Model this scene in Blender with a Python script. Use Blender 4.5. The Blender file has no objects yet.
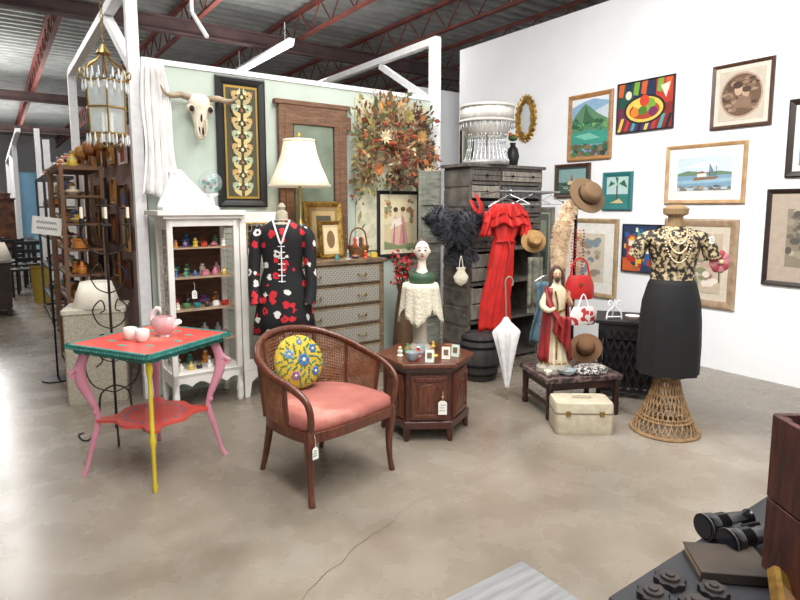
import bpy, math, random
from mathutils import Vector, Matrix
random.seed(7)
R=random.uniform
pi=math.pi
A=math.radians(35.2); Bz=A-pi/2
d1=(-math.sin(A),math.cos(A)); d2=(math.cos(A),math.sin(A))
PR=(3.31,4.68); P0=(-1.85,4.53)
SC=bpy.context.scene; COL=SC.collection
try: SC.view_settings.view_transform='Standard'
except Exception: pass
# ------------------------------------------------------------------ materials
def lin(h):
    if isinstance(h,str): h=[int(h[i:i+2],16) for i in (0,2,4)]
    return tuple(((c/255)/12.92 if c/255<=.04045 else ((c/255+.055)/1.055)**2.4) for c in h)+(1,)
MC={}
def mat(c1,rough=.6,metal=0,c2=None,tex='noise',sc=8,st=(1,1,1),bump=0,lo=.35,hi=.65,trans=0,emit=0,c3=None,coat=0,detail=4,alpha=1,dist=0):
    key=(c1,rough,metal,c2,tex,sc,st,bump,lo,hi,trans,emit,c3,coat,detail,alpha,dist)
    if key in MC: return MC[key]
    m=bpy.data.materials.new('mat_'+c1); m.use_nodes=True; nt=m.node_tree; N=nt.nodes; L=nt.links
    b=N['Principled BSDF']; b.inputs['Roughness'].default_value=rough; b.inputs['Metallic'].default_value=metal
    b.inputs['Transmission Weight'].default_value=trans; b.inputs['Coat Weight'].default_value=coat
    b.inputs['Alpha'].default_value=alpha
    if emit: b.inputs['Emission Color'].default_value=lin(c1); b.inputs['Emission Strength'].default_value=emit
    tc=N.new('ShaderNodeTexCoord'); mp=N.new('ShaderNodeMapping'); mp.inputs['Scale'].default_value=st
    L.new(tc.outputs['Object'],mp.inputs['Vector'])
    if tex=='wave':
        t=N.new('ShaderNodeTexWave'); t.inputs['Scale'].default_value=sc; t.inputs['Distortion'].default_value=dist or 6; t.inputs['Detail'].default_value=3; out=t.outputs['Fac']
    elif tex=='voro':
        t=N.new('ShaderNodeTexVoronoi'); t.inputs['Scale'].default_value=sc; out=t.outputs['Distance']
    elif tex=='cells':
        t=N.new('ShaderNodeTexVoronoi'); t.inputs['Scale'].default_value=sc; sp=N.new('ShaderNodeSeparateColor'); L.new(t.outputs['Color'],sp.inputs[0]); out=sp.outputs[0]
    elif tex=='magic':
        t=N.new('ShaderNodeTexMagic'); t.inputs['Scale'].default_value=sc; t.turbulence_depth=3; out=t.outputs['Fac']
    elif tex=='check':
        t=N.new('ShaderNodeTexChecker'); t.inputs['Scale'].default_value=sc; out=t.outputs['Fac']
    else:
        t=N.new('ShaderNodeTexNoise'); t.inputs['Scale'].default_value=sc; t.inputs['Detail'].default_value=detail; out=t.outputs['Fac']
    L.new(mp.outputs[0],t.inputs['Vector'])
    r=N.new('ShaderNodeValToRGB'); L.new(out,r.inputs['Fac'])
    a=lin(c1); bb=lin(c2) if c2 else tuple(x*.9 for x in a[:3])+(1,)
    e=r.color_ramp.elements; e[0].position=lo; e[0].color=a; e[1].position=hi; e[1].color=bb
    if c3: q=e.new(min(.99,hi+.12)); q.color=lin(c3)
    L.new(r.outputs[0],b.inputs['Base Color'])
    if bump:
        bn=N.new('ShaderNodeBump'); bn.inputs['Strength'].default_value=min(1,bump); bn.inputs['Distance'].default_value=.01
        L.new(out,bn.inputs['Height']); L.new(bn.outputs[0],b.inputs['Normal'])
    MC[key]=m; return m
def plain(c,rough=.6,metal=0,**k): return mat(c,rough,metal,sc=20,**k)
WHITE=plain('f4f4f5',.5); BLK=plain('141416',.5); IRON=plain('1c1b1d',.45,.6); GOLD=mat('b8924a',.35,.8,'7d5f2a',sc=30)
BRASS=plain('a88a50',.3,.9); PAPER=plain('f4f2ea',.8); SILVER=plain('b9b9bb',.3,.9)
GLASSF=plain('dfe8e8',.05,0,alpha=.16)
DWOOD=mat('4f281b',.35,0,'2f150e','noise',10,(8,8,1),bump=.05,coat=.3)
MWOOD=mat('6b3823',.35,0,'431f13','noise',10,(8,8,1),bump=.05,coat=.3)
# ------------------------------------------------------------------ geometry
def cr(P,n=6):
    P=[Vector(p) for p in P]; o=[]
    for i in range(len(P)-1):
        a=P[max(i-1,0)];b=P[i];c=P[i+1];d=P[min(i+2,len(P)-1)]
        for k in range(n):
            t=k/n; o.append(.5*((2*b)+(c-a)*t+(2*a-5*b+4*c-d)*t*t+(-a+3*b-3*c+d)*t**3))
    o.append(P[-1]); return o
class G:
    def __init__(s): s.v=[];s.f=[];s.mi=[];s.m=0
    def add(s,vs,fs):
        b=len(s.v); s.v+=[tuple(p) for p in vs]; s.f+=[tuple(i+b for i in q) for q in fs]; s.mi+=[s.m]*len(fs); return s
    def box(s,c,d,rz=0,rx=0,ry=0,tp=1):
        vs=[]
        Mx=Matrix.Rotation(rz,3,'Z')@Matrix.Rotation(ry,3,'Y')@Matrix.Rotation(rx,3,'X')
        for z in (-.5,.5):
            k=1 if z<0 else tp
            for x,y in ((-.5,-.5),(.5,-.5),(.5,.5),(-.5,.5)):
                vs.append(Mx@Vector((x*d[0]*k,y*d[1]*k,z*d[2]))+Vector(c))
        return s.add(vs,[(3,2,1,0),(4,5,6,7),(0,1,5,4),(1,2,6,5),(2,3,7,6),(3,0,4,7)])
    def tube(s,P,r,n=8,cap=True,flat=1):
        P=[Vector(p) for p in P]; m=len(P)
        if not isinstance(r,(list,tuple)): r=[r]*m
        elif len(r)!=m:
            q=r; r=[]
            for i in range(m):
                t=i/(m-1)*(len(q)-1); k=min(int(t),len(q)-2); r.append(q[k]+(q[k+1]-q[k])*(t-k))
        vs=[];nrm=None
        for i in range(m):
            T=(P[min(i+1,m-1)]-P[max(i-1,0)])
            if T.length<1e-9: T=Vector((0,0,1))
            T.normalize()
            if nrm is None: nrm=T.orthogonal().normalized()
            else:
                nrm=nrm-T*nrm.dot(T)
                if nrm.length<1e-6: nrm=T.orthogonal()
                nrm.normalize()
            b=T.cross(nrm)
            for k in range(n):
                a=2*pi*k/n; vs.append(P[i]+nrm*math.cos(a)*r[i]+b*math.sin(a)*r[i]*flat)
        fs=[(i*n+k,i*n+(k+1)%n,(i+1)*n+(k+1)%n,(i+1)*n+k) for i in range(m-1) for k in range(n)]
        if cap: fs+=[tuple(range(n))[::-1],tuple(range((m-1)*n,m*n))]
        return s.add(vs,fs)
    def cyl(s,a,b,r,r2=None,n=14): return s.tube([a,b],[r,r if r2 is None else r2],n)
    def lathe(s,prof,n=22,c=(0,0,0),sx=1,sy=1,fold=None,cap=True):
        vs=[]
        for r,z in prof:
            for k in range(n):
                a=2*pi*k/n; q=r*(fold(a,z) if fold else 1); vs.append((c[0]+q*math.cos(a)*sx,c[1]+q*math.sin(a)*sy,c[2]+z))
        m=len(prof)
        fs=[(i*n+k,i*n+(k+1)%n,(i+1)*n+(k+1)%n,(i+1)*n+k) for i in range(m-1) for k in range(n)]
        if cap: fs+=[tuple(range(n))[::-1],tuple(range((m-1)*n,m*n))]
        return s.add(vs,fs)
    def sph(s,c,r,n=12):
        if not isinstance(r,(list,tuple)): r=(r,r,r)
        m=max(4,n//2+1); return s.add(*_sph(c,r,n,m))
    def poly(s,P,y0,y1):
        n=len(P); vs=[(x,y0,z) for x,z in P]+[(x,y1,z) for x,z in P]
        return s.add(vs,[tuple(range(n)),tuple(range(n,2*n))[::-1]]+[(i,(i+1)%n,n+(i+1)%n,n+i) for i in range(n)])
    def polyz(s,P,z0,z1):
        n=len(P); vs=[(x,y,z0) for x,y in P]+[(x,y,z1) for x,y in P]
        return s.add(vs,[tuple(range(n))[::-1],tuple(range(n,2*n))]+[(i,(i+1)%n,n+(i+1)%n,n+i) for i in range(n)])
    def loft(s,P,lv):
        n=len(P); vs=[]
        for z,k in lv: vs+=[(x*k,y*k,z) for x,y in P]
        m=len(lv)
        return s.add(vs,[(i*n+k,i*n+(k+1)%n,(i+1)*n+(k+1)%n,(i+1)*n+k) for i in range(m-1) for k in range(n)]+[tuple(range(n))[::-1],tuple(range((m-1)*n,m*n))])
    def grid(s,fn,nu,nv,hole=None):
        vs=[fn(i/nu,j/nv) for j in range(nv+1) for i in range(nu+1)]
        fs=[(j*(nu+1)+i,j*(nu+1)+i+1,(j+1)*(nu+1)+i+1,(j+1)*(nu+1)+i) for j in range(nv) for i in range(nu) if not(hole and hole(i,j))]
        return s.add(vs,fs)
    def xf(s,M):
        s.v=[tuple(M@Vector(p)) for p in s.v]; return s
    def merge(s,o,M=None):
        b=len(s.v); s.v+=[tuple(M@Vector(p)) if M else p for p in o.v]; s.f+=[tuple(i+b for i in q) for q in o.f]; s.mi+=[s.m]*len(o.f); return s
def _sph(c,r,n,m):
    vs=[];fs=[]
    for i in range(1,m):
        ph=pi*i/m
        for k in range(n):
            a=2*pi*k/n; vs.append((c[0]+r[0]*math.sin(ph)*math.cos(a),c[1]+r[1]*math.sin(ph)*math.sin(a),c[2]+r[2]*math.cos(ph)))
    t=len(vs); vs+= [(c[0],c[1],c[2]+r[2]),(c[0],c[1],c[2]-r[2])]
    for i in range(m-2):
        for k in range(n): fs.append((i*n+k,(i+1)*n+k,(i+1)*n+(k+1)%n,i*n+(k+1)%n))
    for k in range(n): fs.append((t,k,(k+1)%n)); fs.append((t+1,(m-2)*n+(k+1)%n,(m-2)*n+k))
    return vs,fs
import bmesh
def mk(g,name,mats,parent=None,smooth=True,bev=0,ang=38,rec=True,solid=0):
    me=bpy.data.meshes.new(name); me.from_pydata(g.v,[],g.f)
    if not isinstance(mats,(list,tuple)): mats=[mats]
    for m in mats: me.materials.append(m)
    if len(mats)>1: me.polygons.foreach_set('material_index',[min(i,len(mats)-1) for i in g.mi])
    if rec:
        bm=bmesh.new(); bm.from_mesh(me); bmesh.ops.recalc_face_normals(bm,faces=bm.faces); bm.to_mesh(me); bm.free()
    if smooth:
        me.polygons.foreach_set('use_smooth',[True]*len(me.polygons)); me.set_sharp_from_angle(angle=math.radians(ang))
    ob=bpy.data.objects.new(name,me); COL.objects.link(ob)
    if parent: ob.parent=parent
    if solid: q=ob.modifiers.new('s','SOLIDIFY'); q.thickness=solid
    if bev: q=ob.modifiers.new('b','BEVEL'); q.width=bev; q.segments=2; q.limit_method='ANGLE'
    return ob
def tag(o,label,cat,loc,rz=0,group=None,rot=None):
    o['label']=label; o['category']=cat
    if group: o['group']=group
    o.location=loc; o.rotation_euler=rot if rot else (0,0,rz); return o
def thing(name,label,cat,loc,rz=0,group=None,rot=None):
    e=bpy.data.objects.new(name,None); COL.objects.link(e); e.empty_display_size=.1
    return tag(e,label,cat,loc,rz,group,rot)
def one(g,name,mats,label,cat,loc,rz=0,group=None,rot=None,**k):
    return tag(mk(g,name,mats,**k),label,cat,loc,rz,group,rot)
def struct(g,name,mats,loc=(0,0,0),rz=0,**k):
    o=mk(g,name,mats,**k); o['kind']='structure'; o.location=loc; o.rotation_euler=(0,0,rz); return o
def WR(s,z,off=.004): return (PR[0]+s*d1[0]-off*d2[0],PR[1]+s*d1[1]-off*d2[1],z)
def PN(s,z,off=.004): return (P0[0]+s*d2[0]-off*d1[0],P0[1]+s*d2[1]-off*d1[1],z)
# ------------------------------------------------------------------ room
def concrete():
    m=bpy.data.materials.new('concrete'); m.use_nodes=True; nt=m.node_tree;N=nt.nodes;L=nt.links;b=N['Principled BSDF']
    tc=N.new('ShaderNodeTexCoord')
    n1=N.new('ShaderNodeTexNoise'); n1.inputs['Scale'].default_value=.9; n1.inputs['Detail'].default_value=5; n1.inputs['Roughness'].default_value=.5; n1.inputs['Distortion'].default_value=.5
    n2=N.new('ShaderNodeTexNoise'); n2.inputs['Scale'].default_value=3.5; n2.inputs['Detail'].default_value=6; n2.inputs['Roughness'].default_value=.55
    n3=N.new('ShaderNodeTexNoise'); n3.inputs['Scale'].default_value=60
    for n in (n1,n2,n3): L.new(tc.outputs['Object'],n.inputs['Vector'])
    r1=N.new('ShaderNodeValToRGB'); e=r1.color_ramp.elements; e[0].position=.3; e[0].color=lin('746b60'); e[1].position=.72; e[1].color=lin('9d958a')
    q=e.new(.5); q.color=lin('8c8377')
    r2=N.new('ShaderNodeValToRGB'); e=r2.color_ramp.elements; e[0].position=.25; e[0].color=lin('c2b7a8'); e[1].position=.72; e[1].color=lin('ffffff')
    mx=N.new('ShaderNodeMix'); mx.data_type='RGBA'; mx.blend_type='MULTIPLY'; mx.inputs[0].default_value=.6
    L.new(n1.outputs['Fac'],r1.inputs[0]); L.new(n2.outputs['Fac'],r2.inputs[0]); L.new(r1.outputs[0],mx.inputs[6]); L.new(r2.outputs[0],mx.inputs[7]); L.new(mx.outputs[2],b.inputs['Base Color'])
    rr=N.new('ShaderNodeMapRange'); rr.inputs[3].default_value=.18; rr.inputs[4].default_value=.36; L.new(n2.outputs['Fac'],rr.inputs[0]); L.new(rr.outputs[0],b.inputs['Roughness'])
    bn=N.new('ShaderNodeBump'); bn.inputs['Strength'].default_value=.02; L.new(n3.outputs['Fac'],bn.inputs['Height']); L.new(bn.outputs[0],b.inputs['Normal'])
    return m
g=G(); g.box((-8,15,-.06),(60,60,.12))
g.m=1
def crack(ck,wmax,split):
    c2_=[]
    for i in range(len(ck)-1):
        for q in range(4): t_=q/4; c2_.append((ck[i][0]*(1-t_)+ck[i+1][0]*t_+R(-.009,.009),ck[i][1]*(1-t_)+ck[i+1][1]*t_+R(-.009,.009)))
    for i in range(len(c2_)-1):
        (x,y),(X,Y)=c2_[i],c2_[i+1]; w=R(.001,wmax) if i<split else .0009
        g.add([(x-w,y,.0012),(x+w,y,.0012),(X+w,Y,.0012),(X-w,Y,.0012)],[(0,1,2,3)])
crack([(-.4,2.02),(-.34,2.13),(-.30,2.22),(-.22,2.35),(-.15,2.47),(-.05,2.58),(.02,2.72),(.09,2.8),(.2,2.88),(.33,2.97),(.45,3.06),(.62,3.2),(.78,3.38),(.97,3.58)],.0026,30)
crack([(.97,3.58),(1.3,3.45),(1.7,3.3),(2.2,3.2)],.0012,0)
struct(g,'floor',[concrete(),plain('564e44',.9)],rec=False,smooth=False)
WALLM=mat('f6f7f9',.75,0,'f1f3f6',sc=2)
g=G(); g.box(((6.3-4.31)/2,.06,1.82),(10.61,.12,3.64)); struct(g,'wall_right',WALLM,(PR[0],PR[1],0),Bz,smooth=False)
g=G(); g.box((2.75,.06,1.6),(1.0,.1,3.2)); struct(g,'wall_back',WALLM,(PR[0]+4.8*d1[0]-2.7*d2[0],PR[1]+4.8*d1[1]-2.7*d2[1],0),A,smooth=False)
g=G(); g.box((0,0,2.4),(60,.2,4.8)); struct(g,'wall_far',mat('e6e7ea',.8,0,'d9dbde',sc=1),(-18,27,0),A,smooth=False)
g=G(); g.box((0,15,2.4),(.2,44,4.8)); struct(g,'wall_left_unseen',mat('b9b6b0',.8,0,'aba7a0',sc=1),(P0[0]-7.2*d2[0],P0[1]-7.2*d2[1],0),A,smooth=False)  # unseen wall, added to block world light coming in from the left
SAGE=mat('bcc7bc',.75,0,'b3beb2',sc=3)
g=G(); g.box((1.275,.03,1.29),(2.77,.05,2.58)); struct(g,'wall_partition',SAGE,(P0[0],P0[1],0),A,smooth=False)
g=G(); g.box((1.275,.03,2.60),(2.77,.07,.04)); struct(g,'trim_1',WHITE,(P0[0],P0[1],0),A,smooth=False)
PEG=mat('dfc6c0',.8,0,'b79b95','voro',28,lo=.12,hi=.2)
g=G(); g.box((.03,1.95,1.1),(.04,3.7,2.2)); struct(g,'wall_side_partition',PEG,PN(-.11,0,0),A,smooth=False)
k=2
def post(sv,t,z0,z1,w=.09):
    global k
    g=G(); g.box((0,0,(z0+z1)/2),(w,w,z1-z0)); struct(g,'trim_%d'%k,WHITE,(P0[0]+sv*d2[0]+t*d1[0],P0[1]+sv*d2[1]+t*d1[1],0),A,smooth=False); k+=1
def beam(a,b,w=.09,m=None):
    global k
    a=Vector((P0[0]+a[0]*d2[0]+a[1]*d1[0],P0[1]+a[0]*d2[1]+a[1]*d1[1],a[2])); b=Vector((P0[0]+b[0]*d2[0]+b[1]*d1[0],P0[1]+b[0]*d2[1]+b[1]*d1[1],b[2]))
    L=(b-a).length; g=G(); g.box((0,0,L/2),(w,w,L)); o=struct(g,'trim_%d'%k,m or WHITE,tuple(a),0,smooth=False); o.rotation_mode='QUATERNION'; o.rotation_quaternion=(b-a).to_track_quat('Z','Y'); k+=1
post(2.7,0,0,3.2); post(-.17,0,0,3.2,.08); post(-.17,3.75,0,3.2); post(2.7,2.75,2.2,3.2)
beam((2.7,-.05,3.18),(2.7,2.8,3.18),.07); beam((2.7,.03,2.58),(2.7,1.0,3.12),.06)
beam((-.17,-.3,3.18),(-.17,3.8,3.18),.08); beam((-.17,.03,2.55),(-.17,.95,3.12),.07); beam((-.17,-.05,3.1),(-.75,-.05,3.0),.06)
for t,h in ((6.5,2.6),(8.5,3.0),(11,3.0),(14,3.0),(18,3.0)):
    post(-.3 if t<10 else -.6,t,0,h)
beam((-.6,8.5,2.95),(-.6,18,2.95),.08)
for (s_,t,w,h,c) in ((1.1,6.5,2.4,2.3,'dcd8d0'),(1.4,9,3,2.4,'e2e3e4'),(1.4,12.5,3,2.4,'c9d4dc'),(1.4,16,3,2.4,'8fb3cd')):
    g=G(); g.box((0,0,h/2),(w,.05,h)); struct(g,'wall_booth_divider',plain(c,.8),(P0[0]+s_*d2[0]+t*d1[0],P0[1]+s_*d2[1]+t*d1[1],0),A,smooth=False)
g=G()
y=-8
while y<40:
    p=[(y,4.78),(y+.08,4.78),(y+.11,4.84),(y+.24,4.84),(y+.27,4.78)]
    for i in range(4):
        (a,z),(b,Z)=p[i],p[i+1]; g.add([(-34,a,z),(26,a,z),(26,b,Z),(-34,b,Z)],[(0,1,2,3)])
    y+=.27
struct(g,'ceiling',mat('aeb1af',.6,.0,'989b99',sc=3),(0,0,0),A,rec=False,smooth=False)
JM=mat('8a4a40',.6,.0,'6b3a34',sc=4); DK=mat('5c4644',.6,.1,'463738',sc=4)
g=G(); g.box((0,16,4.72),(.09,46,.05)); g.box((0,16,4.30),(.07,46,.04))
x=-7
while x<38:
    g.tube([(0,x,4.71),(0,x+.35,4.31),(0,x+.7,4.71)],.014,4); x+=.7
tm=None
for i in range(19):
    if tm is None: o=struct(g,'trim_%d'%k,JM,(0,0,0),A,smooth=False); tm=o
    else:
        o=tm.copy(); COL.objects.link(o); o.name='trim_%d'%k
    x=-16+i*1.7; o.location=(d2[0]*x,d2[1]*x,0); k+=1
for y in (9.2,17,24):
    g=G(); g.box((0,y,4.27),(56,.12,.03)); g.box((0,y,4.07),(56,.12,.03)); g.box((0,y,4.17),(56,.02,.18))
    struct(g,'trim_%d'%k,DK,(0,0,0),A,smooth=False); k+=1
beam((.45,.6,3.2),(.45,.6,4.2),.025); beam((.45,.6,3.2),(.45,.2,2.9),.025)
TUBE=plain('ffffff',.4,emit=7)
def fluor(x,y,z,ln=2.4):
    t=thing('fluorescent_light','long white fluorescent strip light hanging under the steel ceiling','ceiling light',(x,y,z),A,group='fluorescent strip lights under the ceiling')
    g=G(); g.box((0,0,.06),(.09,ln,.04)); g.cyl((0,-ln*.4,.08),(0,-ln*.4,4.2-z),.006,n=5); g.cyl((0,ln*.4,.08),(0,ln*.4,4.2-z),.006,n=5); mk(g,'fixture_housing',WHITE,t)
    g=G(); g.cyl((0,-ln/2+.02,.01),(0,ln/2-.02,.01),.04,n=8); mk(g,'fluorescent_tube',TUBE,t)
fluor(-2.25,9.6,3.84); fluor(-12,16,3.7); fluor(-13.5,18,3.7); fluor(-16.5,22,3.7); fluor(-8,22,3.7); fluor(2.5,11.5,4.0)
def area(loc,sx,sy,p,rot=(0,0,A),col=(1,.985,.96)):
    l=bpy.data.lights.new('ceiling_or_fill_lamp','AREA'); l.shape='RECTANGLE'; l.size=sx; l.size_y=sy; l.energy=p; l.color=col
    o=bpy.data.objects.new('ceiling_or_fill_lamp',l); COL.objects.link(o); o.location=loc; o.rotation_euler=rot
area((.2,.8,3.95),.7,4,150); area((-1.6,2.7,3.95),.7,3,52); area((1.3,2.2,3.95),.8,3.6,195,(0,-.6,A)); area((-.2,4.4,4.05),.6,2.5,75); area((.5,-2.5,3.9),3,3,120); area((-3.6,5.4,3.9),.3,2.0,22)  # tilted light added to brighten right wall, weakest one added for left shelves
area((-6.5,9,4.0),.3,5,110); area((-11,15,4.0),.3,6,260); area((-.6,9.2,4.05),.2,2.4,60)
UP=(pi,0,0)
area((0,-1.5,2.4),3,3,120,UP); area((-2,8.0,3.2),2,2,70,UP); area((-9,12,3.2),3,3,150,UP); area((-13,19,3.2),4,4,160,UP)  # added upward lights without any fixture, to brighten the ceiling deck
w=bpy.data.worlds.new('w'); SC.world=w; w.use_nodes=True; w.node_tree.nodes['Background'].inputs[0].default_value=(.96,.98,1,1); w.node_tree.nodes['Background'].inputs[1].default_value=.85
# ------------------------------------------------------------------ pictures
def ell(cx,cy,rx,ry,n=16): return [(cx+rx*math.cos(2*pi*i/n),cy+ry*math.sin(2*pi*i/n)) for i in range(n)]
def rc(x0,y0,x1,y1): return [(x0,y0),(x1,y0),(x1,y1),(x0,y1)]
def rib(P,w):
    P=[Vector(p) for p in P]; a=[];b=[];n=len(P)
    for i in range(n):
        T=P[min(i+1,n-1)]-P[max(i-1,0)]; T=T.normalized() if T.length>0 else Vector((1,0)); q=w*(1-.75*i/(n-1)); N_=Vector((-T.y,T.x)); a.append(tuple(P[i]+N_*q)); b.append(tuple(P[i]-N_*q))
    return [[a[i],a[i+1],b[i+1],b[i]] for i in range(n-1)]
def picture(loc,rz,w,h,fr,fw,label,art,bg,mb=0,mbc='efece2',dp=.025,name='framed_picture',tilt=0,oval=False):
    t=thing(name,label,'picture',loc,rot=(-tilt,0,rz))
    if oval:
        g=G()
        def fn(u,v):
            a=2*pi*u; b=2*pi*v; rr=fw/2; k=(1+.12*math.cos(10*a)); return ((w/2-rr+rr*math.cos(b)*k)*math.cos(a),-dp/2-dp/2*math.sin(b),h/2+(h/2-rr+rr*math.cos(b)*k)*math.sin(a))
        g.grid(fn,48,8)
        for i in range(24): a=i*pi/12; g.sph(((w/2)*math.cos(a),-dp/2,h/2+(h/2)*math.sin(a)),(.018,.012,.022),6)
        mk(g,'frame',fr,t)
    else:
        g=G()
        for (a,b) in (((-w/2,0),(w/2,0)),((w/2,0),(w/2,h)),((w/2,h),(-w/2,h)),((-w/2,h),(-w/2,0))):
            def inn(p,q): return (p[0]-(q if p[0]>0 else -q),p[1]-(q if p[1]>h/2 else -q))
            pr=[(0,0),(0,dp*.7),(fw*.25,dp),(fw*.7,dp*.75),(fw,dp*.5),(fw,0)]
            vs=[(inn(p,q)[0],-y,inn(p,q)[1]) for p in (a,b) for q,y in pr]
            n=len(pr); g.add(vs,[(i,(i+1)%n,n+(i+1)%n,n+i) for i in range(n)])
        mk(g,'frame',fr,t,smooth=False)
    cols=[plain(bg,.7)]; g=G(); x0,x1,z0,z1=-w/2+fw*.9,w/2-fw*.9,fw*.9,h-fw*.9
    if mb:
        g2=G(); g2.box((0,-.006,h/2),(x1-x0,.004,z1-z0)); mk(g2,'mat_board',plain(mbc,.85),t,smooth=False)
        x0+=mb;x1-=mb;z0+=mb;z1-=mb
    if oval: g.poly([(x*(w-fw)+-(w-fw)/2, fw/2+z*(h-fw)) for x,z in ell(.5,.5,.5,.5,28)],-.002,-.010)
    else: g.box(((x0+x1)/2,-.0085,(z0+z1)/2),(x1-x0,.005,z1-z0))
    y=-.0115
    for i,(c,P) in enumerate(art):
        mm=c if not isinstance(c,str) else plain(c,.7)
        if mm not in cols: cols.append(mm)
        g.m=cols.index(mm); P=[(min(1,max(0,px)),min(1,max(0,pz))) for px,pz in P]
        g.add([(x0+px*(x1-x0),y-i*.00006,z0+pz*(z1-z0)) for px,pz in P],[tuple(range(len(P)))])
    mk(g,'canvas',cols,t,smooth=False,rec=False)
    return t
def onR(s0,s1,z0,z1,*a,**k): return picture(WR((s0+s1)/2,z0),Bz,abs(s0-s1),z1-z0,*a,**k)
def onP(s0,s1,z0,z1,*a,off=.004,**k): return picture(PN((s0+s1)/2,z0,off),A,abs(s0-s1),z1-z0,*a,**k)
TAN=mat('b98a58',.4,0,'9c6f40',sc=10,st=(1,1,6)); BRN=mat('5e4030',.4,0,'3e281c',sc=10,st=(6,1,1)); DBR=mat('33231c',.4,0,'211510',sc=10)
LTW=mat('c9a57a',.45,0,'b18b5e',sc=12); TEAL=plain('2d7478',.5)
def dabs(n,cols,x0,y0,x1,y1,r): return [(random.choice(cols),ell(R(x0,x1),R(y0,y1),r*R(.6,1.6),r*R(.4,.9),7)) for _ in range(n)]
onR(1.85,2.42,2.01,2.73,TAN,.05,'tan wood framed painting of a green mountain above a river',[('8fb2cf',rc(0,.5,1,1)),('e4ecf1',[(0,.85),(.3,.93),(.6,.97),(1,.9),(1,1),(0,1)]),('c9d6df',[(.5,.72),(1,.85),(1,.6),(.6,.6)]),('5f8c6a',[(0,.62),(.12,.72),(.3,.86),(.38,.9),(.5,.84),(.7,.72),(1,.6),(1,.4),(0,.4)]),('3c6b4e',[(.3,.5),(.38,.88),(.5,.7),(.62,.62),(.8,.5)]),('2f5640',[(0,.5),(.12,.68),(.22,.6),(.3,.48)])]+dabs(40,['4f8f5c','2f5f45','78a86a','3c7a5c'],.02,.42,.98,.6,.05)+[('3f9a86',[(0,.40),(.4,.45),(1,.42),(1,.2),(0,.22)]),('7cc4ae',[(.1,.36),(.5,.40),(.8,.30),(.4,.28)])]+dabs(40,['35604f','4c7a4a','69594a','85754f','2b4436'],.02,.02,.98,.2,.07),'7fa7c4')
fr=[('6b2c4a',rc(0,0,.3,.5)),('23304f',rc(.3,.5,.7,1)),('8b2b2a',rc(.7,0,1,.5)),('1e4f46',rc(0,.5,.3,1)),('c23b2c',rc(.7,.5,1,1)),('46346b',rc(.3,0,.7,.4))]
for i in range(8): fr+=[(('e8c95a','c23b2c','4fa3a8','231a20')[i%4],[(i/8,0),(i/8+.06,0),(i/8+.13,.28),(i/8+.07,.28)])]
for i in range(7): fr+=[(('d9622f','23304f','7fae3c')[i%3],[(i/7,.75),(i/7+.09,.72),(i/7+.12,1),(i/7+.02,1)])]
fr+=[('1d1520',ell(.5,.42,.38,.3,24)),('e8c95a',ell(.5,.42,.34,.26,24)),('b5482a',ell(.5,.40,.28,.18,20)),('e8d45b',ell(.40,.5,.1,.13)),('7fae3c',ell(.60,.5,.1,.14)),('d8452d',ell(.5,.6,.09,.12)),('e68a2e',ell(.33,.38,.08,.1)),('7a2c5c',ell(.66,.36,.08,.1)),('4d7f2f',ell(.47,.4,.08,.09)),('f0ead0',ell(.2,.75,.06,.09)),('f0ead0',[(.78,.85),(.95,.9),(.88,.6)])]
onR(1.18,1.80,2.255,2.76,BLK,.015,'colourful cubist still life of fruit bowl in thin black frame',fr,'3a2238')
onR(.32,.83,2.19,2.75,BRN,.03,'brown oval portrait drawing in white mat and walnut frame',[('b39a83',ell(.5,.5,.47,.46,28)),('6d5442',ell(.5,.5,.43,.42,28))]+dabs(60,['7f6552','5a4334','94785f','4a372b','a38a70'],.18,.18,.82,.82,.07)+[('c6aa8d',ell(.44,.6,.09,.11)),('bfa184',ell(.6,.52,.08,.10)),('4a342a',ell(.42,.7,.11,.07)),('4f392c',ell(.62,.6,.1,.06)),('8a6d57',[(.3,.25),(.5,.5),(.7,.42),(.75,.22)])],'cbbfae',mb=.04,mbc='ddd4c6')
onR(.49,1.23,1.53,2.08,LTW,.035,'blond wood framed harbour watercolour with wide white mat',[('cfdfe9',rc(0,.45,1,1)),('f2f2f0',[(.1,.7),(.5,.85),(.9,.75),(.5,.68)]),('7fa4bd',rc(0,.1,1,.47)),('9cbccd',[(0,.3),(1,.36),(1,.25),(0,.2)]),('6d8a6c',[(0,.52),(.2,.6),(.5,.54),(.8,.57),(1,.52),(1,.46),(0,.45)]),('8b6a52',[(.3,.3),(.72,.33),(.78,.41),(.33,.40)]),('e8e6df',[(.38,.40),(.55,.41),(.55,.52),(.38,.5)]),('a8503e',[(.37,.5),(.56,.52),(.46,.58)]),('4c3b30',rc(.6,.4,.61,.8)),('4c3b30',rc(.72,.4,.73,.72)),('6d7f88',[(.61,.8),(.72,.42),(.62,.42)])]+dabs(35,['57656b','8a8577','6b6458','a39d8c'],.02,.0,.98,.14,.05),'bcd0dc',mb=.09,mbc='f0efea')
onR(2.1,2.59,1.6,1.985,BRN,.035,'dark brown framed small seascape with black mat',[('86a8a6',rc(0,.4,1,1)),('41605a',rc(0,0,1,.45)),('d9c9a0',[(.3,.35),(.7,.35),(.6,.5),(.4,.5)]),('a7562f',[(.45,.5),(.55,.5),(.5,.85)])]+dabs(16,['c8b27c','2f4a48','6f8f88'],.05,.05,.95,.35,.07),'4f7370',mb=.03,mbc='39443f')
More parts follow.
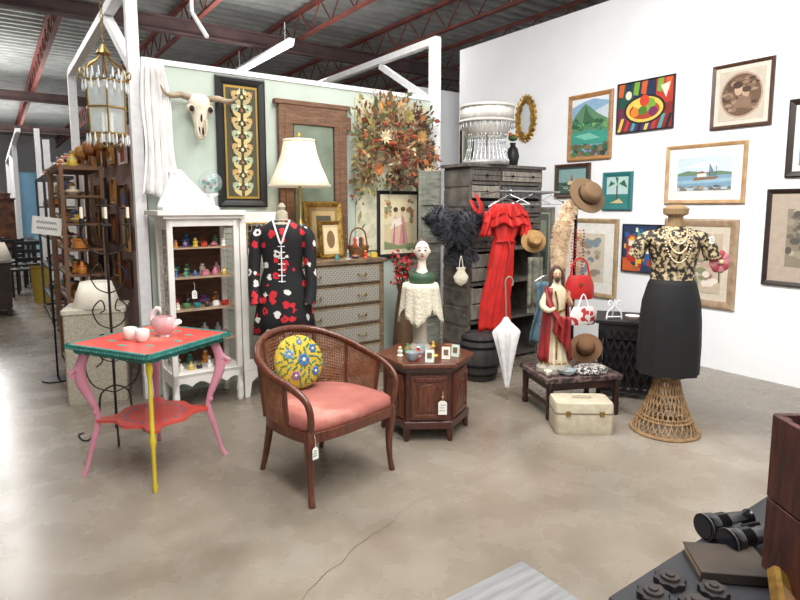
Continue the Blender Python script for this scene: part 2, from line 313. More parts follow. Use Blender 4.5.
onR(1.58,1.935,1.465,1.865,TEAL,.05,'teal framed tropical palm tree painting',[('b9d6d2',rc(0,.4,1,1)),('2f8078',rc(0,0,1,.4)),('5c4630',rc(.46,.1,.52,.7)),('2f6b45',[(.5,.7),(.2,.85),(.1,.65),(.4,.75)]),('2f6b45',[(.5,.7),(.8,.88),(.95,.6),(.6,.74)]),('2f6b45',[(.5,.7),(.4,.98),(.55,.95)]),('d8c08a',[(.2,.1),(.8,.1),(.6,.25)])],'8fc0bc')
onR(-.35,.31,.84,1.65,DBR,.04,'dark brown framed sepia photograph with taupe mat',[('8e8270',rc(0,0,1,1))]+dabs(50,['6f675b','a09683','5c564c','b9ae9a'],.05,.05,.95,.95,.09),'8e8270',mb=.13,mbc='b9a898')
onR(1.22,1.67,.83,1.325,BLK,.012,'unframed abstract canvas of red and yellow city blocks',[('b8372b',rc(.1,.2,.35,.8)),('e6b93c',rc(.35,.1,.5,.6)),('2c5f9b',rc(.55,.15,.8,.75)),('ece6d2',rc(.15,.55,.3,.7)),('1c1c22',rc(.85,0,1,1)),('d9652f',[(0,0),(.4,0),(.2,.2),(0,.3)]),('ece6d2',rc(.6,.4,.7,.55)),('5fae8c',rc(.38,.62,.52,.9))]+[(random.choice(['e6b93c','b8372b','ece6d2','2c5f9b','1c1c22','c9662f']),rc(q:=R(0,.8),p_:=R(0,.9),q+R(.04,.12),p_+R(.04,.12))) for _ in range(30)],'2a3a5c')
onR(.52,1.21,.57,1.39,mat('b39a80',.5,0,'94795f',sc=14),.07,'wide tan framed floral print with cream mat',dabs(60,['b9a58c','c98d92','d8b8ae','8a8f6c','e9ddcf','a8787c'],.15,.15,.85,.85,.08),'c6b59e',mb=.07,mbc='d6cbb6')
onR(1.72,2.44,.51,1.375,mat('bca27e',.5,0,'9d8460',sc=14),.05,'light wood framed print with white mat',dabs(40,['cfc5ae','a38d78','8898a0','b8a88c'],.1,.1,.9,.9,.1),'d8cdb8',mb=.12,mbc='efece4')
onR(2.58,3.03,.6,1.50,mat('8c8a80',.5,0,'6a685f',sc=10),.06,'grey wood framed dark landscape print',[('5d675c',rc(0,0,1,1)),('8d947f',rc(.1,.5,.9,.9)),('3c463d',rc(.1,.1,.9,.4))],'6d756a',mb=.03,mbc='a8a698')
onR(-.45,.19,1.74,2.37,DBR,.05,'dark wood framed dim print near the corner',[('b9ab95',rc(.1,.1,.9,.9))],'8d8271',mb=.05)
onR(2.9,3.23,2.3,2.84,GOLD,.09,'ornate oval gold framed wall mirror',[],'c6ccd0',oval=True,name='wall_mirror')
onR(4.0,4.27,2.0,2.72,DBR,.04,'narrow dark framed picture beside the lampshade',[('a9a48f',rc(0,0,1,1)),('6d7f78',rc(.2,.2,.8,.7))],'b5b09c',mb=.03)
GM=plain('b08d3e',.35,.5)
orn=[]
for i in range(8):
    zc=.07+i*.122
    for sg in (-1,1):
        P=[(.5+sg*(.05+.30*math.sin(q/9*pi)*(1-.3*q/9)),zc-.055+.115*q/9) for q in range(10)]
        for seg in rib(P,.026): orn.append((('d0bb7c','b9a878')[i%2],seg))
        P=[(.5+sg*(.22+(.14-.013*q)*math.cos(q*.75)),zc+.01+(.038-.003*q)*math.sin(q*.75)) for q in range(10)]
        for seg in rib(P,.02): orn.append((('9fb59c','c4a066')[i%2],seg))
        P=[(.5+sg*(.12+(.08-.008*q)*math.cos(2+q*.8)),zc+.05+(.024-.002*q)*math.sin(2+q*.8)) for q in range(9)]
        for seg in rib(P,.016): orn.append(('e0d4a4',seg))
        orn.append(('a0604a',ell(.5+sg*.36,zc+.045,.03,.009,8)))
    orn.append((('a8604c','d8cb9a')[i%2],ell(.5,zc,.05,.018,10)))
onP(.43,.85,1.50,2.56,BLK,.055,'tall black framed panel with gilt border and ornate scrollwork',[(GM,rc(0,0,1,1)),('474632',rc(.05,.02,.95,.98))]+[(c,[(.07+.86*x,.03+.94*z) for x,z in P]) for c,P in orn],'1a1b18',mb=.02,mbc='141414')
onP(1.97,2.49,1.0,1.66,BLK,.035,'black framed vintage print of ladies in pale pink gowns',[('d8c89c',rc(0,0,1,1)),('e8dbb4',[(0,.5),(1,.55),(1,1),(0,1)]),('e2b5aa',[(.2,.08),(.5,.08),(.45,.6),(.36,.7),(.28,.55)]),('cf9590',[(.5,.08),(.82,.1),(.68,.62),(.58,.7)]),('f4eadb',[(.2,.4),(.6,.5),(.55,.62),(.3,.6)]),('b56f6c',[(.28,.1),(.34,.1),(.36,.5),(.33,.5)]),('a86a68',[(.64,.1),(.7,.1),(.64,.5),(.61,.5)]),('e6cbb5',ell(.39,.74,.07,.06)),('4f392a',ell(.38,.79,.08,.05)),('e6cbb5',ell(.62,.74,.07,.06)),('70503a',ell(.63,.80,.08,.05)),('8a936a',[(0,0),(1,0),(1,.12),(.5,.07),(0,.16)])]+dabs(14,['8a936a','a3704f','c9b27c'],.02,.6,.2,.98,.06)+dabs(14,['8a936a','a3704f'],.8,.5,.98,.98,.06),'cdbf98',mb=.05,mbc='e4d9bd',off=.022)
onP(1.12,1.50,1.055,1.55,GOLD,.05,'gilt framed picture leaning at the back of the dresser',[('b49b6d',rc(.1,.1,.9,.9)),('4c4a38',rc(.25,.3,.75,.8))],'8a744a',off=.2,tilt=.12)
onP(1.2,1.42,1.055,1.38,GOLD,.035,'small gold framed picture standing on the dresser',[('d9c79c',rc(.1,.1,.9,.9)),('7d5c3c',ell(.5,.5,.25,.3))],'c9b98f',off=.31,tilt=.12)
g=G(); g.box((0,-.008,.72),(.86,.012,1.44)); one(g,'fabric_wall_panel',mat('d9d2b8',.85,0,'bfc2a4','noise',14,detail=6,lo=.46,hi=.56,c3='d0cab0'),'cream and green patterned fabric panel pinned to the partition','wall hanging',PN(2.17,1.08,.004),A,smooth=False)
# ------------------------------------------------------------------ booth wall pieces
AGED=mat('7b5b45',.75,0,'5d412f','noise',10,(1,1,7),bump=.3,c3='8f7a66')
t=thing('salvaged_door_panel','weathered brown wooden door frame with sage centre panel hung on the partition','door panel',PN(1.29,1.06),A)
g=G()
for x in (-.27,.27): g.box((x,-.03,.66),(.13,.05,1.3)); g.box((x,-.058,.66),(.03,.012,1.2))
for z,hh in ((.06,.12),(1.24,.16)): g.box((0,-.03,z),(.66,.055,hh))
g.box((0,-.035,1.34),(.74,.06,.04)); g.box((.34,-.03,1.2),(.08,.05,.12)); mk(g,'frame',AGED,t,bev=.004)
g=G(); g.box((0,-.012,.66),(.46,.02,1.1)); g.box((0,-.03,.66),(.38,.02,1.0)); mk(g,'panel',mat('7c8878',.8,0,'67715f',sc=6),t,bev=.003)
BONE=mat('ebe3d2',.7,0,'c9bca0',sc=9,bump=.15)
t=thing('cow_skull','bleached steer skull with curved horns hung on the partition','skull',PN(.28,2.03,.03),A)
g=G()
lv=[(0,.030,.03),(.04,.042,.04),(.10,.040,.05),(.16,.058,.07),(.23,.082,.08),(.28,.088,.085),(.32,.078,.07),(.345,.04,.04)]
n=16; vs=[]
for z,rx,ry in lv:
    for q in range(n):
        a=2*pi*q/n; vs.append((rx*math.cos(a),-.05+ry*math.sin(a)*(.75),z))
g.add(vs,[(i*n+q,i*n+(q+1)%n,(i+1)*n+(q+1)%n,(i+1)*n+q) for i in range(len(lv)-1) for q in range(n)]+[tuple(range(n))[::-1],tuple(range((len(lv)-1)*n,len(lv)*n))])
for sx in (-1,1): g.sph((sx*.078,-.07,.23),(.028,.04,.035),10); g.tube(cr([(sx*.025,-.1,.02),(sx*.038,-.11,.08),(sx*.033,-.11,.15)],3),.010,6)
mk(g,'skull',BONE,t,ang=60)
g=G()
for sx in (-1,1): g.sph((sx*.072,-.105,.225),(.02,.02,.024),8); g.sph((sx*.014,-.085,.06),(.008,.01,.035),6)
g.sph((0,-.1,.16),(.009,.012,.035),6)
mk(g,'eye_socket',plain('2d2620',.9),t)
for sx in (-1,1):
    g=G(); g.tube(cr([(sx*.06,-.05,.31),(sx*.14,-.06,.325),(sx*.21,-.08,.31),(sx*.27,-.11,.325),(sx*.30,-.13,.37)],5),[.026,.025,.02,.013,.003],10); mk(g,'horn',mat('b3a188',.5,0,'7d6751',sc=10),t)
CL=mat('f4f2f0',.85,0,'e6e4e2',sc=5)
g=G()
def fn(u,v):
    z=2.56-.98*v; wd=.08+.06*v+.015*math.sin(v*7); x=(u-.5)*2*wd+.02*v; y=-.05-.02*math.sin(u*30+v*2)-.012*math.sin(u*57+v*5)-.05*v; return (x,y,z+.02*math.sin(u*9)*v)
g.grid(fn,50,24)
one(g,'white_cloth',CL,'white gauzy cloth draped down the corner of the partition','cloth',PN(-.05,0,.03),A,solid=.004,ang=80,rec=False)
# dried arrangement
t=thing('dried_flower_arrangement','large wall arrangement of dried autumn leaves, berries and twigs','dried flowers',PN(2.15,1.55,.05),A)
cols=['7c4a34','a8683a','6b4a2a','5f6540','a8925c','ddcda6','4b382a','7a3a2a','9a8a50','b88a52','4f5a35','8a7f5c']
lm=[plain(c,.8) for c in cols]
g=G()
def leaf(c,d,l,w_,e=None):
    e=e or d.cross(Vector((R(-.4,.4),1,R(-.4,.4)))).normalized(); g.add([c,c+d*l*.5+e*w_,c+d*l,c+d*l*.5-e*w_],[(0,1,2,3)])
CLU=[(0,.5),(-.32,.66),(.28,.74),(-.12,.86),(.34,.42),(-.36,.28),(.05,.25),(.42,.12),(.14,.9),(-.42,.02)]
for i in range(1300):
    cx,cz=random.choice(CLU[:8] if R(0,1)<.85 else CLU); x=cx+random.gauss(0,.095); z=cz+random.gauss(0,.10)
    if x>.5 or x<-.5 or z>1.02 or z<-.3: continue
    if z<.15 and x>-.24 and x<.38: continue
    r=math.hypot(x,z-.5)
    y=-R(.02,.2)*(1-min(1,r/.65)*.6); ci=CLU.index((cx,cz)); g.m=(ci*3+random.choice((0,0,1,4,5)))%len(cols)
    l=R(.03,.10); w_=l*R(.08,.32); d=Vector((R(-.8,.8)+x*1.5,R(-.4,.2),R(-.8,.8)+(z-.5)*1.5)).normalized(); leaf(Vector((x,y,z)),d,l,w_)
for i in range(40):
    a=i/40*2*pi+R(-.1,.1); L_=R(.42,.64)
    for q in range(9):
        r=L_*(.5+.5*q/9); x=r*math.cos(a)*.95; z=.48+r*math.sin(a)
        if z<.16 or z>1.04 or abs(x)>.52: continue
        d=Vector((math.cos(a+(-1)**q*.7),-.1,math.sin(a+(-1)**q*.7))); g.m=(i*5)%len(cols); leaf(Vector((x,-.05,z)),d,R(.03,.06),R(.006,.012))
for cx,cz,c in ((-.22,.6,5),(.2,.62,9),(.0,.38,7),(.28,.28,5),(-.3,.3,1),(.05,.8,8)):
    for ring in (1,.6):
        for q in range(9): a=q*.698+ring; g.m=c; d=Vector((math.cos(a),-.45*(1.4-ring),math.sin(a))).normalized(); leaf(Vector((cx,-.19,cz)),d,.075*ring,.016)
g.v=[(max(-.54,min(.52,x)),min(-.004,y),min(z,1.06)) for x,y,z in g.v]
o=mk(g,'leaves',lm,t,rec=False,smooth=False); o['kind']='stuff'
g=G()
for i in range(60):
    a=R(-.4,pi+.4); l=R(.35,.66); p=Vector((0,-.04,.45)); q=p+Vector((math.cos(a)*l*.85,R(-.08,-.01),math.sin(a)*l)); q.z=min(q.z,1.02); q.x=max(-.5,min(.48,q.x)); m_=(p+q)/2+Vector((R(-.05,.05),-.05,R(-.03,.05))); g.tube(cr([p,m_,q],3),[.004,.003,.0015],4)
o=mk(g,'twigs',plain('6a4c30',.8),t); o['kind']='stuff'
g=G()
for i in range(60): g.sph((random.gauss(0,.2),-R(.08,.2),max(.18,min(.95,.5+random.gauss(0,.2)))),R(.01,.02),6)
o=mk(g,'berries',plain('a8452a',.5),t); o['kind']='stuff'
# ------------------------------------------------------------------ white display cabinet
CW=mat('f0eee9',.55,0,'e2dfd6',sc=6)
t=thing('display_cabinet','white painted curio cabinet with glass shelves and scalloped apron','cabinet',PN(.16,0,.13),A)
W_,D_=.52,.36
g=G()
for x in (-W_/2+.02,W_/2-.02):
    for y in (-D_+.02,-.02):
        g.box((x,y,.75),(.04,.04,1.44)); g.lathe([(.02,0),(.026,.03),(.018,.06),(.028,.1),(.02,.14)],10,(x,y,0))
g.box((-.01,-D_/2,1.457),(W_+.11,D_+.08,.035)); g.box((0,-D_/2,1.43),(W_+.05,D_+.04,.03)); g.box((0,-D_/2,.26),(W_,D_,.03))
g.box((0,-D_+.015,1.39),(W_,.02,.06))
ap=[(-W_/2,.27),(-W_/2,.13)]+[(-W_/2+W_*i/16,.17+.035*abs(math.sin(i*pi/4))) for i in range(1,16)]+[(W_/2,.13),(W_/2,.27)]
g.poly(ap,-D_,-D_+.02)
g.box((-W_/2+.01,-D_/2,.22),(.015,D_,.1)); g.box((W_/2-.01,-D_/2,.22),(.015,D_,.1)); g.box((-W_/2+.01,-D_/2,1.38),(.015,D_,.08)); g.box((W_/2-.01,-D_/2,1.38),(.015,D_,.08))
mk(g,'body',CW,t,bev=.003)
g=G(); g.box((0,-.012,.84),(W_-.04,.012,1.14)); mk(g,'back_panel',mat('6b4a36',.7,0,'4d3526',sc=9,st=(1,1,5)),t,smooth=False)
for z in (.50,.74,.98,1.2):
    g=G(); g.box((0,-D_/2,z),(W_-.05,D_-.05,.01)); mk(g,'shelf',mat('b59a80',.5,0,'9a8068',sc=9),t,smooth=False)
g=G()
for x in (-W_/2+.012,W_/2-.012):
    for i in range(1,9): g.box((x,-D_*i/9,.82),(.003,.003,1.1))
    for i in range(1,24): g.box((x,-D_/2,.28+i*.046),(.003,D_-.08,.003))
mk(g,'side_mesh',plain('d9d5cb',.5,.3),t,smooth=False)
g=G(); dw=.30
for x in (W_/2+.04,W_/2+.04+dw): g.box((x,-D_+.03,.84),(.05,.025,1.22))
for z in (.26,1.42): g.box((W_/2+.04+dw/2,-D_+.03,z),(dw+.05,.027,.08))
q=W_/2+.02
g.poly([(q,.24),(q,0),(q+.04,0),(q+.06,.12),(q+.12,.17),(q+.17,.13),(q+.22,.17),(q+.28,.12),(q+.30,0),(q+.34,0),(q+.34,.24)],-D_+.02,-D_+.04)
d=mk(g,'door',CW,t,bev=.003)
g=G()
for i in range(1,8): g.box((W_/2+.04+dw*i/8,-D_+.03,.84),(.003,.003,1.12))
for i in range(1,24): g.box((W_/2+.04+dw/2,-D_+.03,.28+i*.047),(dw,.003,.003))
mk(g,'door_mesh',plain('c9c2b4',.5,.3),d,smooth=False)
onP(.50,.68,1.12,1.38,GOLD,.03,'small gold framed print clipped behind the cabinet door',[('3a4440',rc(.1,.1,.9,.9)),('a8723c',ell(.5,.5,.25,.3))],'28302d',off=.40)
# ------------------------------------------------------------------ small ware maker
CN={'c8402f':'red','d98a3a':'orange','3f6ea8':'blue','5b8f58':'green','e8e2d2':'cream','8a5a3a':'brown','c77b8f':'pink','303036':'black','d8b84a':'yellow','9aa7ad':'grey','f2f2f0':'white','6d4a86':'purple','3d8f8c':'teal'}
SH={'vase':[(.5,0),(.62,.1),(1,.45),(.8,.75),(.35,.9),(.45,1.2),(.5,1.3)],'bowl':[(.5,0),(.5,.08),(.9,.35),(1.15,.75),(1.05,.72),(.7,.35),(.1,.15)],'jar':[(.8,0),(.95,.1),(.95,1),(.7,1.15),(.8,1.2),(.8,1.32),(.2,1.42)],'bottle':[(.55,0),(.6,.1),(.6,1),(.25,1.3),(.22,1.7),(.28,1.75)],'figurine':[(.6,0),(.65,.15),(.4,.5),(.55,.9),(.5,1.15),(.2,1.3),(.33,1.45),(.38,1.6),(.3,1.78),(.05,1.85)],'cup':[(.6,0),(.65,.05),(.9,.6),(1,1.2),(.93,1.2),(.8,.6),(.1,.15)],'candlestick':[(.8,0),(.7,.08),(.2,.25),(.28,.5),(.15,.9),(.15,1.3),(.4,1.4),(.2,1.5),(.18,2.1)]}
def ware(kind,c,loc,s,where,group=None,rough=.3):
    t=thing(kind,'%s glazed %s %s'%(CN.get(c,'patterned'),kind,where),kind,loc,R(0,6),group)
    g=G(); g.lathe([(r*s,z*s) for r,z in SH[kind]],14); mk(g,'body',plain(c,rough),t,ang=50)
    c2=random.choice([q for q in CN if q!=c])
    if kind=='figurine': g=G(); g.tube(cr([(s*.5,0,s*.95),(s*.75,-s*.2,s*.7),(s*.35,-s*.5,s*.75)],3),s*.13,6); mk(g,'arm',plain(c2,.4),t); g=G(); g.sph((0,0,s*1.72),(s*.36,s*.36,s*.22),8); mk(g,'hat',plain(c2,.4),t)
    elif kind=='cup': g=G(); g.tube(cr([(s*.85,0,s*.3),(s*1.4,0,s*.4),(s*1.35,0,s*.95),(s*.95,0,s)],4),s*.09,6); mk(g,'handle',plain(c,rough),t)
    else: g=G(); z0,z1=SH[kind][2][1],SH[kind][3][1]; r0,r1=SH[kind][2][0],SH[kind][3][0]; g.lathe([(r0*s*1.02,s*z0),((r0+(r1-r0)*.3)*s*1.03,s*(z0+(z1-z0)*.3)),(r0*s*.9,s*(z0+(z1-z0)*.28))],14,cap=False); mk(g,'painted_band',plain(c2,.4),t)
    return t
kinds=list(SH); cc=list(CN)
for z in (.275,.505,.745,.985,1.205):
    for row,xs in ((.08,(-.17,-.06,.06,.17)),(.25,(-.19,-.115,-.04,.035,.11,.185))):
        for x in xs:
            kd=random.choice(['vase','jar','figurine','figurine','figurine','cup','bottle','bottle']); s=R(.026,.036) if row>.1 else R(.042,.052)
            p=PN(.16+x*.95+R(-.006,.006),z,.13+row+R(-.01,.01)); ware(kd,random.choice(cc),p,s,'on a white cabinet shelf','trinkets on the cabinet shelves')
def ptag(loc,rz,w=.05,h=.08,lab='white paper price tag hanging on string'):
    t=thing('price_tag',lab,'price tag',loc,rz)
    g=G(); g.poly([(-w/2,-h),(w/2,-h),(w/2,-.012),(w/4,0),(-w/4,0),(-w/2,-.012)],0,-.002); mk(g,'card',PAPER,t,smooth=False)
    g=G(); g.tube([(0,-.001,-.006),(.004,0,.03),(0,.004,.06)],.0012,4); mk(g,'string',plain('d8d0bc',.9),t)
    g=G()
    for i in range(3): g.box((R(-.005,.005),-.0025,-h*(.3+.2*i)),(w*R(.5,.7),.0006,.003))
    mk(g,'handwriting',plain('2c3c6a',.8),t,smooth=False)
ptag(PN(.06,.9,.54),A,.035,.06)
t=thing('glass_cloche','round glass globe with turquoise flowers on top of white cabinet','glass dome',PN(.32,1.475,.16),A)
g=G(); g.lathe([(.06,0),(.065,.02),(.03,.04),(.025,.10),(.06,.12),(.065,.13)],20); mk(g,'base',WHITE,t)
g=G(); g.sph((0,0,.215),.092,20); mk(g,'globe',plain('c2d2d0',.03,0,alpha=.28),t,ang=80)
g=G()
for i in range(18): g.sph((R(-.045,.045),R(-.045,.045),.20+R(-.04,.04)),R(.01,.02),6); g.m=(g.m+1)%3
mk(g,'flowers',[plain('4ba6a4',.6),plain('d8a0b0',.6),plain('3c6a3c',.7)],t)
t=thing('white_sculpture','tall white plaster draped form standing on top of cabinet','sculpture',PN(.07,1.477,.33),A)
g=G(); g.box((.03,0,.012),(.40,.17,.024))
def hp(u,v):
    a=2*pi*u; h=.24*(1-v)+.02*v; sx=(.05+.15*v**1.4)*(1+.12*math.cos(a*5+v*4)); return (-.05+.08*v**1.2+sx*math.cos(a),(.04+.04*v)*(1+.12*math.cos(a*5+v*4))*math.sin(a),.02+.26*(1-v)**.8)
g.grid(hp,50,16); g.sph((-.05,0,.27),(.055,.045,.03),14); mk(g,'body',WHITE,t,ang=80)
# ------------------------------------------------------------------ dresser
t=thing('dresser','weathered wood dresser with grey patterned drawer fronts','dresser',PN(1.275,0,.1),A)
g=G(); w_,dd,hh=.92,.40,1.05
g.box((0,-dd/2,hh-.0175),(w_+.04,dd+.04,.035)); g.box((-w_/2+.02,-dd/2,.53),(.04,dd,.98)); g.box((w_/2-.02,-dd/2,.53),(.04,dd,.98)); g.box((0,-.01,.55),(w_,.02,.9)); g.box((0,-dd/2,.09),(w_,dd,.04))
for i in range(6): g.box((0,-dd+.012,.12+i*.178),(w_-.06,.022,.018))
for x in (-w_/2+.04,w_/2-.04):
    for y in (-dd+.04,-.04): g.box((x,y,.04),(.06,.06,.08),tp=1.2)
mk(g,'carcass',mat('7d6850',.6,0,'594938',sc=9,st=(1,1,6),bump=.2),t,bev=.004)
DF=mat('a5a196',.6,0,'66645b','magic',34,lo=.35,hi=.65,c3='c2baa8')
WDR=mat('87745c',.6,0,'665742',sc=9,st=(6,1,1),bump=.2)
for i in range(5):
    d=mk(G().box((0,-dd+.002,.209+i*.178),(w_-.09,.03,.156)),'drawer',WDR,t,bev=.006)
    mk(G().box((0,-dd-.0125,.209+i*.178),(w_-.13,.004,.130)),'drawer_inlay',DF,d,smooth=False)
    for x in (-.22,.22):
        g=G(); g.tube(cr([(x-.04,-dd-.012,.215+i*.178),(x-.03,-dd-.04,.2+i*.178),(x+.03,-dd-.04,.2+i*.178),(x+.04,-dd-.012,.215+i*.178)],3),.005,6); mk(g,'handle',BRASS,d)
t=thing('table_lamp','cream pleated bell shade lamp with glass and brass base','lamp',PN(1.0,1.05,.35),A)
g=G(); g.lathe([(.08,0),(.085,.02),(.05,.035),(.025,.06),(.02,.1)],20); g.lathe([(.02,.3),(.03,.31),(.012,.36),(.012,.64),(.05,.645),(.012,.65),(.008,1.03),(.02,1.04),(.005,1.06)],14); mk(g,'base',BRASS,t)
g=G(); g.lathe([(.03,.09),(.07,.14),(.085,.2),(.06,.27),(.03,.31)],20); mk(g,'glass_body',mat('b9c3c0',.08,0,'8fa09c',sc=12,alpha=.7),t)
g=G(); g.lathe([(.250,.62),(.222,.69),(.178,.79),(.145,.89),(.125,.99)],64,fold=lambda a,z:1+.012*math.cos(a*32),cap=False); g.lathe([(.257,.615),(.257,.635),(.25,.635)],40,cap=False); g.lathe([(.13,.98),(.13,1.0)],40,cap=False)
mk(g,'lamp_shade',mat('f2e6cf',.8,0,'e6d6b8',sc=20,emit=.25),t,solid=.003,rec=False,ang=80)
l=bpy.data.lights.new('bulb','POINT'); l.energy=3; l.color=(1,.8,.55); l.shadow_soft_size=.05; o=bpy.data.objects.new('bulb',l); COL.objects.link(o); o.parent=t; o.location=(0,0,.8)
t=thing('wicker_basket','small wicker basket with dolls and red trinkets on the dresser','basket',PN(1.62,1.05,.25),A)
g=G(); g.lathe([(.07,0),(.09,.04),(.1,.1),(.095,.1),(.08,.02)],20,fold=lambda a,z:1+.03*math.cos(a*12)); g.tube(cr([(-.095,0,.09),(-.07,0,.22),(0,0,.26),(.07,0,.22),(.095,0,.09)],5),.008,6); mk(g,'basket',mat('8a6038',.7,0,'5f3f22','check',60),t)
for i,c in enumerate(('c8402f','e8e2d2','3f3a38','d98a3a')):
    g=G(); q=(-.045+.03*i,-.02+.02*(i%2)); g.lathe([(.02,.05),(.025,.1),(.014,.13),(.018,.15),(.015,.17),(.002,.18)],8,(q[0],q[1],0)); mk(g,'doll',plain(c,.6),t)
ware('vase','8a5a3a',PN(1.50,1.05,.40),.04,'on the dresser top'); ware('candlestick','9aa7ad',PN(1.40,1.05,.44),.04,'on the dresser top'); ware('jar','d8b84a',PN(1.68,1.05,.42),.035,'on the dresser top'); ware('figurine','c8402f',PN(1.58,1.05,.44),.035,'on the dresser top'); ware('bottle','3d8f8c',PN(1.28,1.05,.46),.03,'on the dresser top')
# ------------------------------------------------------------------ floral dress on form
t=thing('dress_on_form','black long sleeved dress with red poppies on dress form','dress',(-.86,4.20,0),.12)
g=G(); g.cyl((0,0,.02),(0,0,1.35),.016)
for i in range(3): a=i*2.1+.4; g.tube(cr([(0,0,.12),(.12*math.cos(a),.12*math.sin(a),.08),(.2*math.cos(a),.2*math.sin(a),.012)],3),.012,6)
mk(g,'stand',DWOOD,t)
g=G(); g.lathe([(.10,1.20),(.13,1.3),(.1,1.38),(.045,1.41),(.042,1.46),(.02,1.48),(.03,1.50),(.012,1.53)],18,sx=1,sy=.75); mk(g,'dress_form',mat('b7ae9a',.8,0,'a39a86',sc=20),t)
def poppy():
    m=bpy.data.materials.new('poppy'); m.use_nodes=True; nt=m.node_tree;N=nt.nodes;L=nt.links;b=N['Principled BSDF']; b.inputs['Roughness'].default_value=.8
    tc=N.new('ShaderNodeTexCoord'); v=N.new('ShaderNodeTexVoronoi'); v.inputs['Scale'].default_value=14; v.inputs['Randomness'].default_value=.85; L.new(tc.outputs['Object'],v.inputs['Vector'])
    ns=N.new('ShaderNodeTexNoise'); ns.inputs['Scale'].default_value=40; ns.inputs['Detail'].default_value=3; L.new(tc.outputs['Object'],ns.inputs['Vector'])
    ad=N.new('ShaderNodeMath'); ad.operation='MULTIPLY_ADD'; ad.inputs[1].default_value=.6; L.new(ns.outputs['Fac'],ad.inputs[0]); L.new(v.outputs['Distance'],ad.inputs[2])
    sp=N.new('ShaderNodeSeparateColor'); L.new(v.outputs['Color'],sp.inputs[0])
    c=N.new('ShaderNodeValToRGB'); c.color_ramp.interpolation='CONSTANT'; e=c.color_ramp.elements; e[0].color=lin('c62230'); e[1].position=.5; e[1].color=lin('dedad6'); q=e.new(.72); q.color=lin('141416')
    L.new(sp.outputs[0],c.inputs[0]); mx=N.new('ShaderNodeMix'); mx.data_type='RGBA'
    lt=N.new('ShaderNodeMath'); lt.operation='LESS_THAN'; lt.inputs[1].default_value=.68; L.new(ad.outputs[0],lt.inputs[0])
    gt=N.new('ShaderNodeMath'); gt.operation='GREATER_THAN'; gt.inputs[1].default_value=.40; L.new(ad.outputs[0],gt.inputs[0])
    mu=N.new('ShaderNodeMath'); mu.operation='MULTIPLY'; L.new(lt.outputs[0],mu.inputs[0]); L.new(gt.outputs[0],mu.inputs[1])
    L.new(mu.outputs[0],mx.inputs[0]); mx.inputs[6].default_value=lin('121214'); L.new(c.outputs[0],mx.inputs[7]); L.new(mx.outputs[2],b.inputs['Base Color']); return m
POP=poppy()
fo=lambda a,z:1+.07*math.cos(a*9)*max(0,(1.1-z)/.5)
g=G(); g.lathe([(.22,.57),(.21,.7),(.185,.85),(.16,.98),(.135,1.06),(.15,1.15),(.165,1.26),(.165,1.32),(.13,1.37),(.07,1.405)],36,sx=1,sy=.62,fold=fo,cap=False); mk(g,'dress',POP,t,solid=.004,rec=False,ang=70)
for sx in (-1,1):
    g=G(); g.tube(cr([(sx*.13,0,1.345),(sx*.185,0,1.28),(sx*.20,-.02,1.1),(sx*.205,-.05,.92),(sx*.19,-.08,.80)],5),[.04,.052,.045,.04,.045],10); mk(g,'sleeve',POP,t,ang=70)
g=G(); g.tube(cr([(-.06,-.06,1.405),(-.03,-.112,1.32),(0,-.118,1.24),(.03,-.112,1.32),(.06,-.06,1.405)],4),.007,6)
g.box((0,-.101,1.10),(.008,.010,.28))
for i in range(7): g.box((0,-.101,1.22-i*.042),(.05,.012,.006))
mk(g,'collar_trim',plain('ededed',.8),t)
# ------------------------------------------------------------------ painted table
t=thing('painted_side_table','square coral red table with teal edge and pink curvy legs','table',(-1.42,3.22,0),math.radians(-24))
RED=mat('d8544a',.4,0,'c9453d',sc=5,coat=.2); TL=mat('3f8a80',.45,0,'2c6d66',sc=30); PK=mat('d995a8',.4,0,'cf859a',sc=5,coat=.2); YL=mat('dfc93a',.4,0,'d0b528',sc=5,coat=.2)
g=G(); g.box((0,0,.752),(.575,.575,.012)); mk(g,'table_top',RED,t,bev=.003)
g=G()
for a in range(4):
    M=Matrix.Rotation(a*pi/2,4,'Z'); q=G(); q.box((0,-.297,.748),(.62,.022,.022)); q.poly([(-.27,.735),(.27,.735)]+[(.27-.54*i/24,.712-.008*abs(math.sin(i*pi/3))) for i in range(25)],-.285,-.27)
    for i in range(31): q.sph((-.30+.60*i/30,-.307,.738),.007,6)
    g.merge(q,M)
mk(g,'carved_edge',TL,t)
g=G(); g.polyz(ell(0,0,.16,.11,20),.758,.7592); g.m=1
for i in range(8): a=i*pi/4; g.polyz([(x+.2*math.cos(a),y+.2*math.sin(a)) for x,y in ell(0,0,.03,.015,8)],.758,.7592)
g.m=2; g.polyz(ell(0,0,.09,.06,16),.7592,.7598)
mk(g,'painted_motif',[plain('d0665a',.5),plain('3f9a8c',.5),plain('cf8070',.5)],t,smooth=False)
